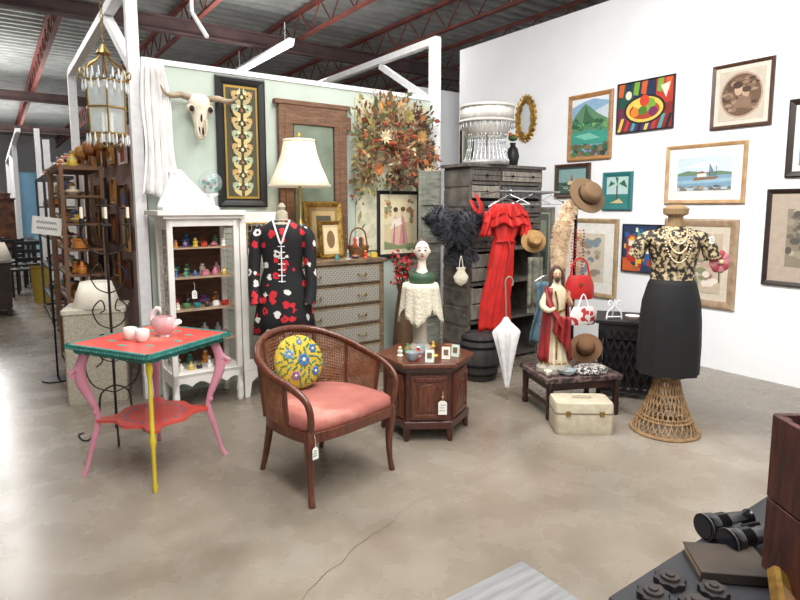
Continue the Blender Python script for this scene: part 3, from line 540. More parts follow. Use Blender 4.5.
for i,(x,y) in enumerate(((-1,-1),(1,-1),(1,1),(-1,1))):
    g=G(); d=Vector((x,y,0)).normalized(); b=Vector((x*.25,y*.25,0))
    if i==1:
        g.tube([b+Vector((0,0,z)) for z in (.72,.66,.62,.45,.32,.28,.24,.06,.03,0)],[.016,.018,.010,.011,.011,.018,.011,.010,.015,.010],10); mk(g,'leg',YL,t)['label']='yellow slim leg'
    else:
        P=[b*.94+d*o+Vector((0,0,z)) for z,o in ((.72,.0),(.68,.015),(.61,.035),(.53,.030),(.44,-.005),(.36,-.035),(.29,-.035),(.2,-.01),(.1,.015),(.03,.035),(0,.05))]
        g.tube(cr(P,4),[.02,.025,.028,.030,.022,.015,.018,.016,.011,.012,.016],10,flat=.6); g.sph(tuple(P[2]+d*.012),(.02,.02,.028),8); g.sph(tuple(P[5]+d*.01),(.016,.016,.02),8)
        s0=P[2]+d*.025; g.tube(cr([P[1],s0,s0+d*.025-Vector((0,0,.02)),s0+d*.018-Vector((0,0,.045)),s0-Vector((0,0,.03))],3),[.012,.012,.01,.008,.005],6); mk(g,'leg',PK,t)
sh=[]
for sdx in range(4):
    for i in range(16):
        u=-1+2*i/16; r=.205+.018*math.cos(i*pi/4); p=Vector((u*.205,-r,0)); p.rotate(Matrix.Rotation(sdx*pi/2,3,'Z')); sh.append((p.x,p.y))
g=G(); g.polyz(sh,.30,.316); g.m=1
for i in range(16):
    a=i*pi/8; g.polyz([(x+.155*math.cos(a),y+.155*math.sin(a)) for x,y in ell(0,0,.012,.012,8)],.316,.3166)
mk(g,'lower_shelf',[RED,plain('3f7fa0',.5)],t,smooth=False)
WC=plain('f3efe9',.25,coat=.5)
def cup(loc,rz):
    t=thing('white_cup','small white porcelain cup standing on the painted table','cup',loc,rz,'white cups on the painted table')
    g=G(); g.lathe([(.022,0),(.028,.006),(.036,.025),(.039,.045),(.036,.064),(.033,.068),(.031,.062),(.03,.03),(.005,.015)],20); mk(g,'body',WC,t)
    g=G(); g.tube(cr([(.036,0,.05),(.052,0,.05),(.052,0,.028),(.035,0,.022)],4),.003,6); mk(g,'handle',WC,t)
cup((-1.52,3.18,.759),1.5); cup((-1.43,3.13,.759),1.3)
t=thing('pink_vase','pale pink glass vase shaped like a curling bird on table','vase',(-1.36,3.26,.759),-.2)
PG=plain('e2b4b6',.15,coat=.6)
g=G(); g.lathe([(.035,0),(.028,.012),(.045,.03),(.065,.06),(.066,.09),(.05,.115),(.044,.115),(.045,.06),(.02,.03)],22,sx=1.2,sy=.8,fold=lambda a,z:1+.05*math.cos(a*8)); mk(g,'bowl',PG,t)
g=G(); g.tube(cr([(-.06,0,.07),(-.075,0,.11),(-.055,0,.15),(-.03,0,.16),(-.02,0,.14)],5),[.022,.018,.014,.012,.005],8); mk(g,'neck',plain('efe4e2',.2,coat=.5),t)
g=G(); g.tube(cr([(.06,0,.07),(.09,0,.085),(.11,0,.08)],4),[.03,.022,.006],8,flat=.5); mk(g,'tail',plain('efe4e2',.2,coat=.5),t)
# ------------------------------------------------------------------ barrel armchair
t=thing('cane_armchair','wooden barrel armchair with cane back and dusty pink velvet seat','armchair',(-.44,3.13,0),math.radians(47))
out=[(-.30,-.27),(-.15,-.295),(0,-.30),(.15,-.295),(.30,-.27),(.32,-.1),(.30,.08),(.22,.22),(.1,.285),(0,.30),(-.1,.285),(-.22,.22),(-.30,.08),(-.32,-.1)]
oc=[(p.x,p.y) for p in cr([(x,y,0) for x,y in out]+[(out[0][0],out[0][1],0)],3)][:-1]
g=G(); g.loft(oc,[(.325,.97),(.33,1.0),(.380,1.0),(.385,.97)]); mk(g,'seat_rail',MWOOD,t)
VEL=mat('96584f',.95,0,'a9675c',sc=4,bump=.12,c3='c08a7e',detail=9,lo=.38,hi=.55)
g=G(); g.loft(oc,[(.38,.95),(.39,.975),(.408,.98),(.428,.965),(.442,.92),(.450,.82),(.455,.6),(.457,.3)]); mk(g,'seat_cushion',VEL,t,ang=80)
for x in (-1,1):
    g=G(); g.tube(cr([(x*.285,-.25,.39),(x*.29,-.26,.33),(x*.285,-.25,.2),(x*.285,-.255,.08),(x*.29,-.27,0)],4),[.03,.03,.022,.016,.018],10); mk(g,'front_leg',MWOOD,t)
    g=G(); g.tube(cr([(x*.2,.2,.37),(x*.205,.215,.25),(x*.21,.25,.1),(x*.215,.28,0)],4),[.026,.022,.018,.015],10); mk(g,'back_leg',MWOOD,t)
rail=cr([(.285,-.25,.37),(.30,-.285,.46),(.315,-.27,.55),(.33,-.17,.605),(.34,0,.645),(.30,.17,.70),(.18,.30,.755),(0,.345,.775),(-.18,.30,.755),(-.30,.17,.70),(-.34,0,.645),(-.33,-.17,.605),(-.315,-.27,.55),(-.30,-.285,.46),(-.285,-.25,.37)],6)
g=G(); g.tube(rail,[.018,.018,.018,.02,.022,.024,.026,.027,.026,.024,.022,.02,.018,.018,.018],10,flat=.8); mk(g,'arm_rail',MWOOD,t,ang=70)
sub=rail[20:65]
def cane(u,v):
    i=u*(len(sub)-1); k0=min(int(i),len(sub)-2); p=sub[k0].lerp(sub[k0+1],i-k0); b=Vector((p.x*.93,p.y*.88,.38)); q=b.lerp(p,v); return tuple(q)
g=G(); g.grid(cane,170,40,hole=lambda i,j:i%2==1 and j%2==1)
mk(g,'cane_back',mat('8f6244',.6,0,'74492f',sc=30),t,rec=False,ang=80,solid=.003)
for u in (0.0,.2,.36,.64,.8,1.0):
    g=G(); a=Vector(cane(u,0)); b=Vector(cane(u,1)); g.tube([a,b],.012,8); mk(g,'back_post',MWOOD,t)
ptag((-.415,2.70,.33),math.radians(47),.035,.06,'small white price tag tied to the armchair')
t=thing('round_pillow','round yellow pillow with blue and green crewel flowers on armchair','pillow',(-.585,3.245,.612),rot=(math.radians(-18),0,math.radians(40)))
g=G(); g.sph((0,0,0),(.155,.06,.155),28); mk(g,'pillow_body',mat('c9ac3a',.9,0,'b5982e',sc=40,bump=.2),t,ang=80)
g=G()
def py(x,z): return -.06*math.sqrt(max(.02,1-(x*x+z*z)/.155**2))-.001
def petal(x,z,r,m): g.m=m; g.sph((x,py(x,z),z),(r,.004,r),7)
FL=((.0,.005),(-.08,.05),(.075,.06),(-.06,-.075),(.07,-.07),(0,.11))
for i,(x,z) in enumerate(FL):
    rr_=(.030,.022,.022,.022,.022,.016)[i]
    for p in range(6): b=p*pi/3+i; petal(x+rr_*.8*math.cos(b),z+rr_*.8*math.sin(b),rr_*.5,(0,1,0,2,0,1)[i])
    g.m=3; g.sph((x,py(x,z)-.004,z),(rr_*.4,.004,rr_*.4),6)
for i in range(60):
    r=.148*math.sqrt((i+.5)/60); a=i*2.4; x,z=r*math.cos(a),r*math.sin(a)
    if min(math.hypot(x-X,z-Z) for X,Z in FL)<.03: continue
    g.m=4+(i%2); b=a+R(-.8,.8)
    for q in (-.012,0,.012): X,Z=x+q*math.cos(b),z+q*math.sin(b); g.sph((X,py(X,Z),Z),(.010-abs(q)*.3,.003,.006),6)
mk(g,'embroidery',[plain('3a6a9c',.8),plain('5f8fb8',.8),plain('8a5a86',.8),plain('d8ccb0',.8),plain('3f7238',.8),plain('4a7f6a',.8)],t)
# ------------------------------------------------------------------ hexagonal table
t=thing('hexagonal_cabinet_table','dark wood hexagonal end table cabinet with panelled doors','side table',(.17,3.81,0),math.radians(3))
hx=lambda r:[(r*math.cos(i*pi/3),r*math.sin(i*pi/3)) for i in range(6)]
g=G(); g.loft(hx(.335),[(.485,.95),(.492,1),(.508,1),(.518,.985)]); mk(g,'table_top',MWOOD,t,bev=.002)
g=G(); g.loft(hx(.285),[(.11,1.0),(.48,1.0)]); g.loft(hx(.305),[(.085,1),(.13,1),(.135,.97)]); g.loft(hx(.30),[(.455,1),(.485,1.03)]); mk(g,'body',DWOOD,t,bev=.003)
for i in range(6):
    a=i*pi/3; g=G(); g.tube([(.27*math.cos(a),.27*math.sin(a),.10),(.275*math.cos(a),.275*math.sin(a),.05),(.285*math.cos(a),.285*math.sin(a),0)],[.03,.024,.014],8); mk(g,'leg',DWOOD,t)
for i in range(6):
    q=G(); ap=.285*math.cos(pi/6)
    q.box((0,-ap-.006,.29),(.23,.014,.29))
    for x in (-.095,.095): q.box((x,-ap-.015,.29),(.022,.01,.26))
    for z in (.17,.41): q.box((0,-ap-.015,z),(.21,.01,.022))
    arch=[(-.07,.2),(.07,.2),(.07,.34)]+[(.07*math.cos(b*pi/8),.34+.04*math.sin(b*pi/8)) for b in range(1,8)]+[(-.07,.34)]
    q.poly(arch,-ap-.013,-ap-.02)
    q.xf(Matrix.Rotation(i*pi/3,4,'Z')); d=mk(q,'door' if i in(0,1,5) else 'side_panel',MWOOD,t,bev=.002)
    if i==0: g=G(); g.sph((.085,-ap-.032,.30),.012,8); mk(g,'knob',BRASS,d)
ptag((.27,3.81-.285,.28),0,.055,.09,'white price tag hanging from hexagonal table door')
t=thing('draped_pedestal','round stand covered with white crocheted lace cloth','pedestal',(.14,3.9,.518),0)
LACE=mat('f1ece0',.9,0,'cfc7b2','voro',60,lo=.1,hi=.3,bump=.4)
g=G(); g.lathe([(.085,.0),(.085,.02),(.05,.05),(.045,.15),(.055,.2),(.045,.3),(.11,.43),(.115,.455)],20); mk(g,'stand',plain('b9b2a2',.3),t)
g=G()
def lc(u,v):
    a=2*pi*u; pt=abs(math.cos(a*2+.4))
    if v<.3: r=.122*v/.3; z=.462
    else:
        w2=(v-.3)/.7; r=.122+.022*w2*(.5+.5*math.cos(a*11))+.018*w2*pt; z=.46-w2*(.15+.12*pt+.008*math.cos(a*22))
    return (r*math.cos(a),r*math.sin(a),z)
g.grid(lc,132,14); mk(g,'lace_cloth',LACE,t,rec=False,solid=.003,ang=80)
t=thing('mannequin_head','pale painted mannequin head on long neck with green base','mannequin head',(.15,3.9,.983),0)
SK=plain('efe0cf',.35)
g=G(); g.lathe([(.08,0),(.088,.02),(.09,.045),(.075,.065),(.045,.08)],22,sx=1,sy=.75); mk(g,'bust',plain('2c4a34',.5),t,ang=60)
g=G(); g.tube(cr([(0,0,.07),(0,0,.10),(0,0,.14),(0,-.002,.18)],3),[.048,.032,.027,.03],16)
hv=G(); hv.sph((0,-.005,.222),(.052,.06,.072),22)
hv.v=[(x*(1-.35*max(0,(.209-z)/.055)*.6),y,z) for x,y,z in hv.v]; g.merge(hv); g.tube(cr([(0,-.061,.232),(0,-.075,.211),(0,-.062,.204)],3),[.004,.009,.006],8)
for x in (-1,1): g.sph((x*.052,0,.216),(.006,.012,.016),8)
mk(g,'head',SK,t,ang=80)
g=G(); g.m=0
for x in (-1,1): g.sph((x*.019,-.060,.228),(.010,.006,.005),8)
g.m=1; g.sph((0,-.062,.188),(.013,.006,.005),8); g.m=2
for x in (-1,1): g.tube(cr([(x*.008,-.062,.243),(x*.021,-.060,.249),(x*.033,-.052,.242)],3),.002,4)
mk(g,'painted_face',[plain('2b3640',.4),plain('b8262c',.4),plain('3a2a22',.5)],t)
g=G(); g.sph((0,.014,.244),(.057,.058,.062),20); mk(g,'hair',plain('4a3a30',.5),t,ang=70)
ware('cup','9aa7ad',(.08,3.62,.519),.045,'on the hexagonal table',rough=.2); ware('figurine','c8402f',(.12,3.72,.519),.035,'on the hexagonal table')
ware('candlestick','d8b84a',(.22,3.74,.519),.045,'on the hexagonal table'); ware('bottle','5b8f58',(.05,3.78,.519),.04,'on the hexagonal table'); ware('bottle','9aa7ad',(.14,3.79,.519),.045,'on the hexagonal table',rough=.1)
for x,y,c in ((.19,3.58,'dbe6da'),(.30,3.66,'e6dfcf'),(.37,3.72,'c9d6c8')):
    t=thing('greeting_card','small folded paper card standing on hexagonal table','card',(x,y,.519),R(-.5,.3),'cards on the hexagonal table'); g=G(); g.box((0,-.012,.04),(.055,.002,.08),rx=-.2); g.box((0,.0035,.04),(.055,.002,.08),rx=.2); mk(g,'card',plain(c,.8),t,smooth=False); g=G(); g.box((0,-.0145,.045),(.03,.002,.035),rx=-.2); mk(g,'printed_image',plain('6d5a44',.8),t,smooth=False)
ware('jar','8a5a3a',(.33,3.83,.519),.04,'on the hexagonal table'); ware('figurine','e8e2d2',(.0,3.72,.519),.035,'on the hexagonal table')
t=thing('red_flower_vase','tall dark floor vase holding red artificial poinsettias','flowers',(.03,5.44,0),0)
g=G(); g.lathe([(.08,0),(.10,.2),(.08,.5),(.05,.7),(.07,.78)],18); mk(g,'vase',plain('5c4632',.4),t)
g=G()
for i in range(160):
    p=Vector((random.gauss(0,.06),random.gauss(-.02,.03),.93+random.gauss(0,.08))); d=Vector((R(-1,1),R(-1,0),R(-1,1))).normalized(); e=d.orthogonal().normalized(); l=.05; g.m=0 if R(0,1)<.7 else 1; g.add([p,p+d*l*.5+e*.018,p+d*l,p+d*l*.5-e*.018],[(0,1,2,3)])
for i in range(6): g.m=1; g.tube([(0,0,.6),(R(-.06,.06),R(-.05,.03),.92)],.004,4)
o=mk(g,'red_blooms',[plain('b3202c',.6),plain('35522c',.7)],t,rec=False,smooth=False); o['kind']='stuff'
# ------------------------------------------------------------------ stacked crates hutch
HW=mat('6b655d',.7,0,'45423e',sc=9,st=(5,1,1),bump=.15,c3='7b7468')
HW2=mat('968f84',.7,0,'716b62',sc=9,st=(5,1,1),bump=.15,c3='a89f90'); HW3=mat('5b5a5a',.65,0,'403f40',sc=9,st=(5,1,1),bump=.15)
t=thing('grey_crate_hutch','weathered grey wooden hutch of stacked crates and drawers','hutch',(.92,5.68,0),A)
g=G(); w_,dd=.96,.36
for x in (-w_/2+.015,-.1,w_/2-.015): g.box((x,0,.93),(.03,dd,1.86))
for z in (.04,.42,.78,1.1,1.42,1.72,1.855): g.box((0,0,z),(w_,dd,.03))
for i in range(10): g.box((0,dd/2-.01,.1+i*.185),(w_,.015,.175))
for i in range(10):
    for sx in (-1,1): g.box((sx*w_/2,0,.1+i*.185),(.012,dd,.155))
g.box((0,0,1.88),(w_+.06,dd+.05,.03)); mk(g,'body',HW,t,bev=.003)
for j,(x,wd) in enumerate(((-.285,.33),(.19,.54))):
    for q,(z,h) in enumerate(((1.64,.13),(1.50,.13),(1.79,.11),(.6,.32),(1.34,.13),(1.18,.13),(.94,.28))):
        if x>0 and z in(.6,1.18,.94): continue
        if x<0 and z in(1.34,): continue
        d=mk(G().box((x,-dd/2-.004,z+h*.24-.004),(wd,.018,h*.45-.006)).box((x,-dd/2-.004,z-h*.24),(wd,.018,h*.45-.006)).box((x-wd*.45,-dd/2+.006,z),(.03,.014,h-.015)).box((x+wd*.45,-dd/2+.006,z),(.03,.014,h-.015)),'slatted_drawer',(HW2,HW3,HW)[(q+j)%3],t,bev=.003)
        for kx in ((0,) if wd<.4 else (-.14,.14)):
            g=G(); g.sph((x+kx,-dd/2-.025,z),.013,8); mk(g,'knob',IRON,d)
g=G(); g.box((0,0,.92),(.26,.03,1.84))
for i in range(5): g.box((0,-.02,.22+i*.36),(.19,.02,.29))
one(g,'wooden_shutter',mat('8d8f84',.75,0,'696c61',sc=8,st=(1,1,6)),'old grey green panelled shutter standing beside the hutch','shutter',(.285,5.54,0),A,bev=.006)
t=thing('beaded_lampshade','white tiered drum lampshade with crystal bead skirt on hutch','lampshade',(.82,5.55,1.895),0)
g=G(); g.lathe([(.25,.40),(.245,.53)],48,fold=lambda a,z:1+.012*math.cos(a*24),cap=False); g.lathe([(.262,.385),(.262,.41)],40,cap=False); g.lathe([(.255,.52),(.255,.545)],40,cap=False); g.lathe([(.19,.26),(.20,.32),(.25,.385)],48,fold=lambda a,z:1+.02*math.cos(a*24),cap=False); mk(g,'shade',mat('cfccc6',.8,0,'b5b1aa',sc=10,emit=.03),t,solid=.003,rec=False,ang=80)
g=G()
for i in range(32):
    a=i*2*pi/32; P=cr([(.19*math.cos(a),.19*math.sin(a),.27),(.175*math.cos(a),.175*math.sin(a),.18),(.21*math.cos(a),.21*math.sin(a),.04)],3)
    g.tube(P,.002,4)
    for p in P[::2]: g.sph(tuple(p),(.007,.007,.011),6)
    g.tube([(.25*math.cos(a),.25*math.sin(a),.385),(.25*math.cos(a),.25*math.sin(a),.35),(.25*math.cos(a),.25*math.sin(a),.33)],[.003,.008,.001],5)
o=mk(g,'bead_skirt',plain('c3c8cb',.12,.2),t); o['kind']='stuff'
g=G(); g.lathe([(.21,0),(.22,.02),(.21,.04)],30); g.cyl((0,0,.02),(0,0,.5),.01); mk(g,'base_ring',mat('a9a8a6',.5,.1,'8a8987',sc=12),t)
t=thing('rooster_vase','black painted vase with green leaves and orange flower on hutch','vase',(1.11,5.76,1.895),0)
g=G(); g.lathe([(.04,0),(.05,.02),(.065,.1),(.05,.17),(.025,.2),(.03,.23)],16); mk(g,'vase',BLK,t)
g=G(); g.sph((0,0,.28),(.05,.04,.035),8); g.m=1; g.sph((-.03,-.02,.31),.022,8); g.sph((.03,-.02,.30),.02,8); mk(g,'flowers',[plain('4b6b3a',.7),plain('d9822c',.6)],t)
t=thing('clothes_rail','slim metal garment rail fixed to front of the hutch','clothes rail',(.92,5.68,0),A)
g=G(); g.tube(cr([(-.35,-.21,1.62),(-.35,-.45,1.64),(-.34,-.48,1.64)],2),.008,6); g.tube([(.35,-.21,1.62),(.35,-.48,1.64)],.008,6); g.cyl((-.4,-.47,1.64),(.4,-.47,1.64),.009); mk(g,'rail',SILVER,t)
t=thing('red_dress','bright red ruffled dress hanging limp on a hanger from rail','dress',(.93,5.11,0),.1)
RD=mat('cf231d',.6,0,'a91510',sc=6,bump=.1)
def prof(z,P):
    for i in range(len(P)-1):
        if P[i][0]<=z<=P[i+1][0]: t_=(z-P[i][0])/(P[i+1][0]-P[i][0]); return [P[i][j]+(P[i+1][j]-P[i][j])*t_ for j in (1,2)]
    return list(P[-1][1:])
# z, centre x, half width
DP=[(.40,-.085,.135),(.7,-.06,.115),(1.0,-.02,.095),(1.17,.0,.085),(1.22,.0,.085),(1.32,.01,.125),(1.45,.01,.15),(1.52,.01,.12)]
def dgrid(u,v):
    z=.40+1.12*v; cx,hw=prof(z,DP); a=2*pi*u; f=.018*math.cos(a*7+z*4)+.009*math.cos(a*15-z*6); f*=1 if z<1.2 else .5
    return (cx+(hw+f)*math.cos(a),(.04+f*.9)*math.sin(a)+f*.6,z+(.015*math.sin(a*5) if v==0 else 0))
g=G(); g.grid(dgrid,90,30); mk(g,'dress_body',RD,t,rec=False,solid=.003,ang=75)
g=G()
def ruf(z0,z1,hw0,hw1,dy):
    def f(u,v):
        a=2*pi*u; z=z0+(z1-z0)*v; hw=hw0+(hw1-hw0)*v; w2=(1-v); q=.022*w2*math.cos(a*13)+.01*w2*math.cos(a*29); return (.01+(hw+q)*math.cos(a),(.055+dy*w2+q)*math.sin(a),z+.02*w2*math.sin(a*6))
    return f
g.grid(ruf(1.34,1.46,.19,.145,.03),110,8); g.grid(ruf(1.42,1.53,.175,.125,.02),110,8)
for sx in (-1,1):
    def sl(u,v,sx=sx):
        a=2*pi*u; z=1.46-.22*v; q=.010*math.cos(a*6+v*5)*(.4+v); return (.01+sx*(.155+.035*v)+(.030+.020*v+q)*math.cos(a),(.025+.01*v+q)*math.sin(a),z)
    g.grid(sl,36,8)
mk(g,'ruffle',RD,t,rec=False,solid=.003,ang=75)
g=G(); g.tube(cr([(-.15,0,1.5),(0,0,1.57),(.17,0,1.5)],4),.006,6); g.tube(cr([(0,0,1.57),(0,0,1.62),(.015,0,1.655),(-.01,0,1.66)],3),.003,5); mk(g,'hanger',SILVER,t)
g=G(); g.tube(cr([(-.09,-.03,1.19),(0,-.06,1.2),(.09,-.03,1.19)],3),.009,6); g.tube(cr([(.02,-.06,1.2),(.03,-.08,1.1),(-.01,-.08,.9)],3),.008,6); mk(g,'sash',plain('a3120f',.6),t)
for i in range(3):
    x=-.28+.27*i+.02; t=thing('wire_hanger','empty metal wire clothes hanger on the rail','hanger',(.92+(x)*d2[0]+.47*d1[0]*-1,5.68+x*d2[1]-.47*d1[1],1.64),R(-.6,.6),'wire hangers on the rail'); g=G(); g.tube(cr([(0,0,.012),(.012,0,.0),(0,0,-.03),(-.15,0,-.10),(-.15,0,-.115),(.15,0,-.115),(.15,0,-.10),(0,0,-.03)],3),.003,5); mk(g,'wire',SILVER,t)
t=thing('red_scarf','thin red scarf looped beside the black fur','scarf',(.70,5.2,0),0)
g=G(); g.tube(cr([(-.06,0,1.56),(-.03,-.03,1.48),(.03,0,1.42),(.04,0,1.3)],4),[.02,.03,.025,.012],8,flat=.4); g.tube(cr([(-.03,0,1.62),(.03,0,1.5),(.0,-.02,1.33)],4),[.012,.03,.012],8,flat=.4); mk(g,'scarf',RD,t)
def fur(path,rad,n,ln,m,name,label,cat,loc,rz=0,th=.0025):
    g=G(); P=cr(path,8); g.tube(P,rad,12)
    for i in range(n):
        t_=R(0,1)*(len(P)-1); k0=min(int(t_),len(P)-2); c=P[k0].lerp(P[k0+1],t_-k0); T=(P[k0+1]-P[k0]).normalized(); u=T.orthogonal().normalized(); u.rotate(Matrix.Rotation(R(0,2*pi),3,T))
        r=rad if not isinstance(rad,(list,tuple)) else rad[min(len(rad)-1,int(t_/(len(P)-1)*len(rad)))]
        b=c+u*r*.9; e=b+u*ln*R(.5,1)+Vector((R(-1,1),R(-1,1),R(-1.3,.3)))*ln*.45; s=T*th*2
        g.add([b-s,b+s,e],[(0,1,2)])
    return one(g,name,m,label,cat,loc,rz,rec=False,smooth=True,ang=180)
fur([(-.2,0,1.34),(-.12,-.05,1.40),(0,-.06,1.26),(.1,-.05,1.38),(.2,0,1.34)],[.06,.09,.10,.09,.06],3400,.075,mat('26252a',.9,0,'404046',sc=30),'black_fur_stole','fluffy black feather stole hanging at the hutch corner','fur stole',(.48,5.13,0))
fur([(-.08,0,1.12),(0,-.04,1.06),(.1,-.02,1.12)],[.05,.07,.05],1700,.07,mat('29282d',.9,0,'434248',sc=30),'black_fur_muff','fluffy black fur muff hanging under the stole','fur muff',(.54,5.13,0))
fur([(-.04,0,.98),(-.05,0,1.15),(-.03,-.02,1.32),(.02,0,1.48),(.06,0,1.53)],[.045,.055,.055,.045,.03],3000,.04,mat('e6d2b6',.9,0,'cdb08c',sc=20),'fur_scarf','long cream blond fur scarf hanging on the coat stand','fur scarf',(1.43,4.97,0))
t=thing('lace_pouch','small white lace drawstring pouch hanging by a ribbon','bag',(.53,4.96,.82),0)
g=G(); g.lathe([(.01,0),(.05,.03),(.06,.08),(.03,.13),(.04,.16)],18,sy=.5,fold=lambda a,z:1+.08*math.cos(a*8)); mk(g,'pouch',LACE,t); g=G(); g.tube(cr([(-.02,0,.13),(-.01,0,.22),(.0,0,.26),(.012,0,.2),(.02,0,.13)],3),.003,5); mk(g,'cord',plain('e8e2d4',.8),t)
t=thing('coat_stand','slim dark metal coat stand with hooks holding hats','coat stand',(1.56,5.12,0),0)
g=G(); g.cyl((0,0,.02),(0,0,1.62),.014); g.lathe([(.17,0),(.17,.02),(.03,.05)],20)
for a in range(4): b=a*pi/2+.3; g.tube(cr([(0,0,1.5),(.1*math.cos(b),.1*math.sin(b),1.48),(.14*math.cos(b),.14*math.sin(b),1.55)],3),.007,6)
mk(g,'stand',IRON,t)
def hat(loc,r,rot,c,c2,band,label,name,group=None):
    t=thing(name,label,'hat',loc,rot=rot,group=group)
    g=G(); g.lathe([(r*.55,0),(r,-.01),(r*1.0,.0),(r*.57,.012),(r*.55,.06),(r*.5,.10),(r*.35,.12),(.005,.115)],32,sy=.92); mk(g,'hat_body',mat(c,.8,0,c2,'wave',30,bump=.2,dist=1),t,ang=60)
    g=G(); g.lathe([(r*.58,.012),(r*.57,.04)],32,sy=.92,cap=False); mk(g,'hat_band',plain(band,.6),t,rec=False,solid=.003)
hat((1.61,4.98,1.60),.17,(math.radians(62),math.radians(35),0),'8a6f50','6a4f38','3a2418','brown woven straw hat with dark band on coat stand','straw_hat')
hat((1.18,5.08,1.2),.11,(math.radians(80),0,0),'b8935f','96713f','8a6238','small round wicker hat hanging beside the red dress','wicker_hat')
t=thing('denim_garment','faded blue denim garment hanging below the fur scarf','garment',(1.27,4.95,0),0)
g=G(); g.grid(lambda u,v:((u-.5)*(.2+.05*v)+.02*math.sin(v*5),-.02*math.sin(u*14+v*3)-.02,.86-.54*v),20,14); mk(g,'cloth',mat('5f7a86',.9,0,'455c68',sc=12,c3='8b9a98'),t,rec=False,solid=.01); g=G(); g.tube(cr([(-.1,0,.86),(0,0,.91),(.1,0,.86)],3),.006,6); mk(g,'hanger',SILVER,t)
t=thing('grey_scarf','grey green patterned scarf hanging with fringe','scarf',(1.20,5.08,0),0)
g=G(); g.grid(lambda u,v:((u-.5)*.13,-.015*math.sin(u*12)-.02,1.06-.44*v),12,10); mk(g,'cloth',mat('8c8a78',.9,0,'5a5f58',sc=16),t,rec=False,solid=.008)
g=G()
for i in range(13): g.tube([(-.062+.0103*i,-.02,.63),(-.062+.0103*i,-.02,.56)],.002,4)
o=mk(g,'fringe',plain('c9c3b0',.9),t); o['kind']='stuff'
t=thing('red_handbag','small red leather handbag hanging from the coat stand','handbag',(1.53,4.86,.72),0)
g=G(); g.loft([(p[0],p[1]) for p in ell(0,0,.13,.05,20)],[(0,.85),(.02,1),(.12,.95),(.19,.75),(.2,.7)]); mk(g,'bag_body',mat('c22a28',.35,0,'a51d1c',sc=8),t); g=G(); g.tube(cr([(-.08,0,.18),(-.06,0,.3),(0,0,.35),(.06,0,.3),(.08,0,.18)],4),.008,6); mk(g,'handle',RD,t); g=G(); g.box((0,-.05,.13),(.03,.012,.025)); mk(g,'clasp',BRASS,t)
t=thing('white_handbag','white handbag with red flowers hanging on coat stand','handbag',(1.53,4.74,.52),.2)
g=G(); g.loft([(p[0],p[1]) for p in ell(0,0,.12,.035,20)],[(0,.85),(.02,1),(.1,.95),(.15,.75)]); mk(g,'bag_body',mat('ece4de',.5,0,'c23a38','cells',30,lo=.6,hi=.62),t); g=G(); g.tube(cr([(-.05,0,.14),(0,0,.26),(.05,0,.14)],4),.006,6); mk(g,'handle',WHITE,t)
t=thing('bead_tassel','orange and red beaded tassel necklaces hanging on coat stand','necklace',(1.54,4.97,0),0)
for i,c in enumerate(('d8702c','b82a3c','e0a83c','8a2a5c')):
    g=G(); x=-.05+.03*i
    for j in range(16): g.sph((x+.006*math.sin(j),-.01*i*.5,1.3-j*.027),.009,6)
    mk(g,'bead_strand',plain(c,.4),t)
t=thing('closed_parasol','closed white lace parasol standing on its tip','umbrella',(.84,4.36,0),rot=(0,math.radians(-2),0))
g=G(); g.tube([(0,0,0),(0,0,.14)],[.006,.01],8); g.cyl((0,0,.1),(0,0,.86),.006); g.tube(cr([(0,0,.86),(0,0,.94),(.03,0,.97),(.055,0,.94),(.05,0,.9)],4),.007,8); mk(g,'shaft',plain('8a7a68',.5),t)
g=G(); g.lathe([(.012,.1),(.035,.25),(.065,.42),(.09,.54),(.08,.56),(.03,.62),(.012,.66)],40,sy=.7,fold=lambda a,z:1+.22*math.cos(a*8),cap=False); mk(g,'canopy',mat('eceae8',.85,0,'d5d3d4',sc=20),t,rec=False,ang=70)
t=thing('dark_barrel','dark wooden keg with metal hoops on the floor','barrel',(.70,4.95,0),0)
g=G(); g.lathe([(.14,0),(.165,.1),(.178,.22),(.165,.33),(.145,.40),(.13,.40),(.13,.38)],28,fold=lambda a,z:1+.01*abs(math.cos(a*10))); mk(g,'staves',mat('3b3836',.7,0,'292726',sc=8,st=(4,4,1)),t)
for z,r in ((.06,.156),(.14,.172),(.3,.170),(.36,.158)): g=G(); g.lathe([(r,z-.01),(r+.006,z-.01),(r+.006,z+.01),(r,z+.01)],28,cap=False); mk(g,'hoop',IRON,t)
# ------------------------------------------------------------------ low table and statue
t=thing('low_dark_table','low black wooden table with worn mosaic top','table',(1.27,4.19,0),math.radians(12))
g=G(); g.box((0,0,.283),(.60,.46,.035)); mk(g,'table_top',mat('6a5450',.5,0,'2a1f1f','cells',40,lo=.4,hi=.6),t,bev=.004)
g=G(); g.box((0,-.2,.24),(.5,.02,.06)); g.box((0,.2,.24),(.5,.02,.06)); g.box((-.26,0,.24),(.02,.4,.06)); g.box((.26,0,.24),(.02,.4,.06)); g.box((0,-.2,.1),(.5,.02,.025)); g.box((-.26,0,.1),(.02,.4,.025)); mk(g,'apron',mat('3a211d',.4,0,'241412',sc=8),t)
for x in (-1,1):
    for y in (-1,1): g=G(); g.lathe([(.022,0),(.026,.03),(.018,.05),(.026,.08),(.022,.12),(.026,.2),(.026,.27)],10,(x*.26,y*.2,0)); mk(g,'leg',mat('3a211d',.4,0,'241412',sc=8),t)
t=thing('religious_statue','painted plaster statue of bearded robed man with red mantle','statue',(1.14,4.15,.301),math.radians(-5))
g=G(); g.lathe([(.13,0),(.13,.03),(.11,.05),(.10,.06)],22,sx=1,sy=.8); mk(g,'base',mat('a9a294',.7,0,'8c8578',sc=12),t)
CR=mat('e0d3b8',.6,0,'c4b490',sc=8); RM=mat('98282a',.5,0,'6f1c20',sc=6)
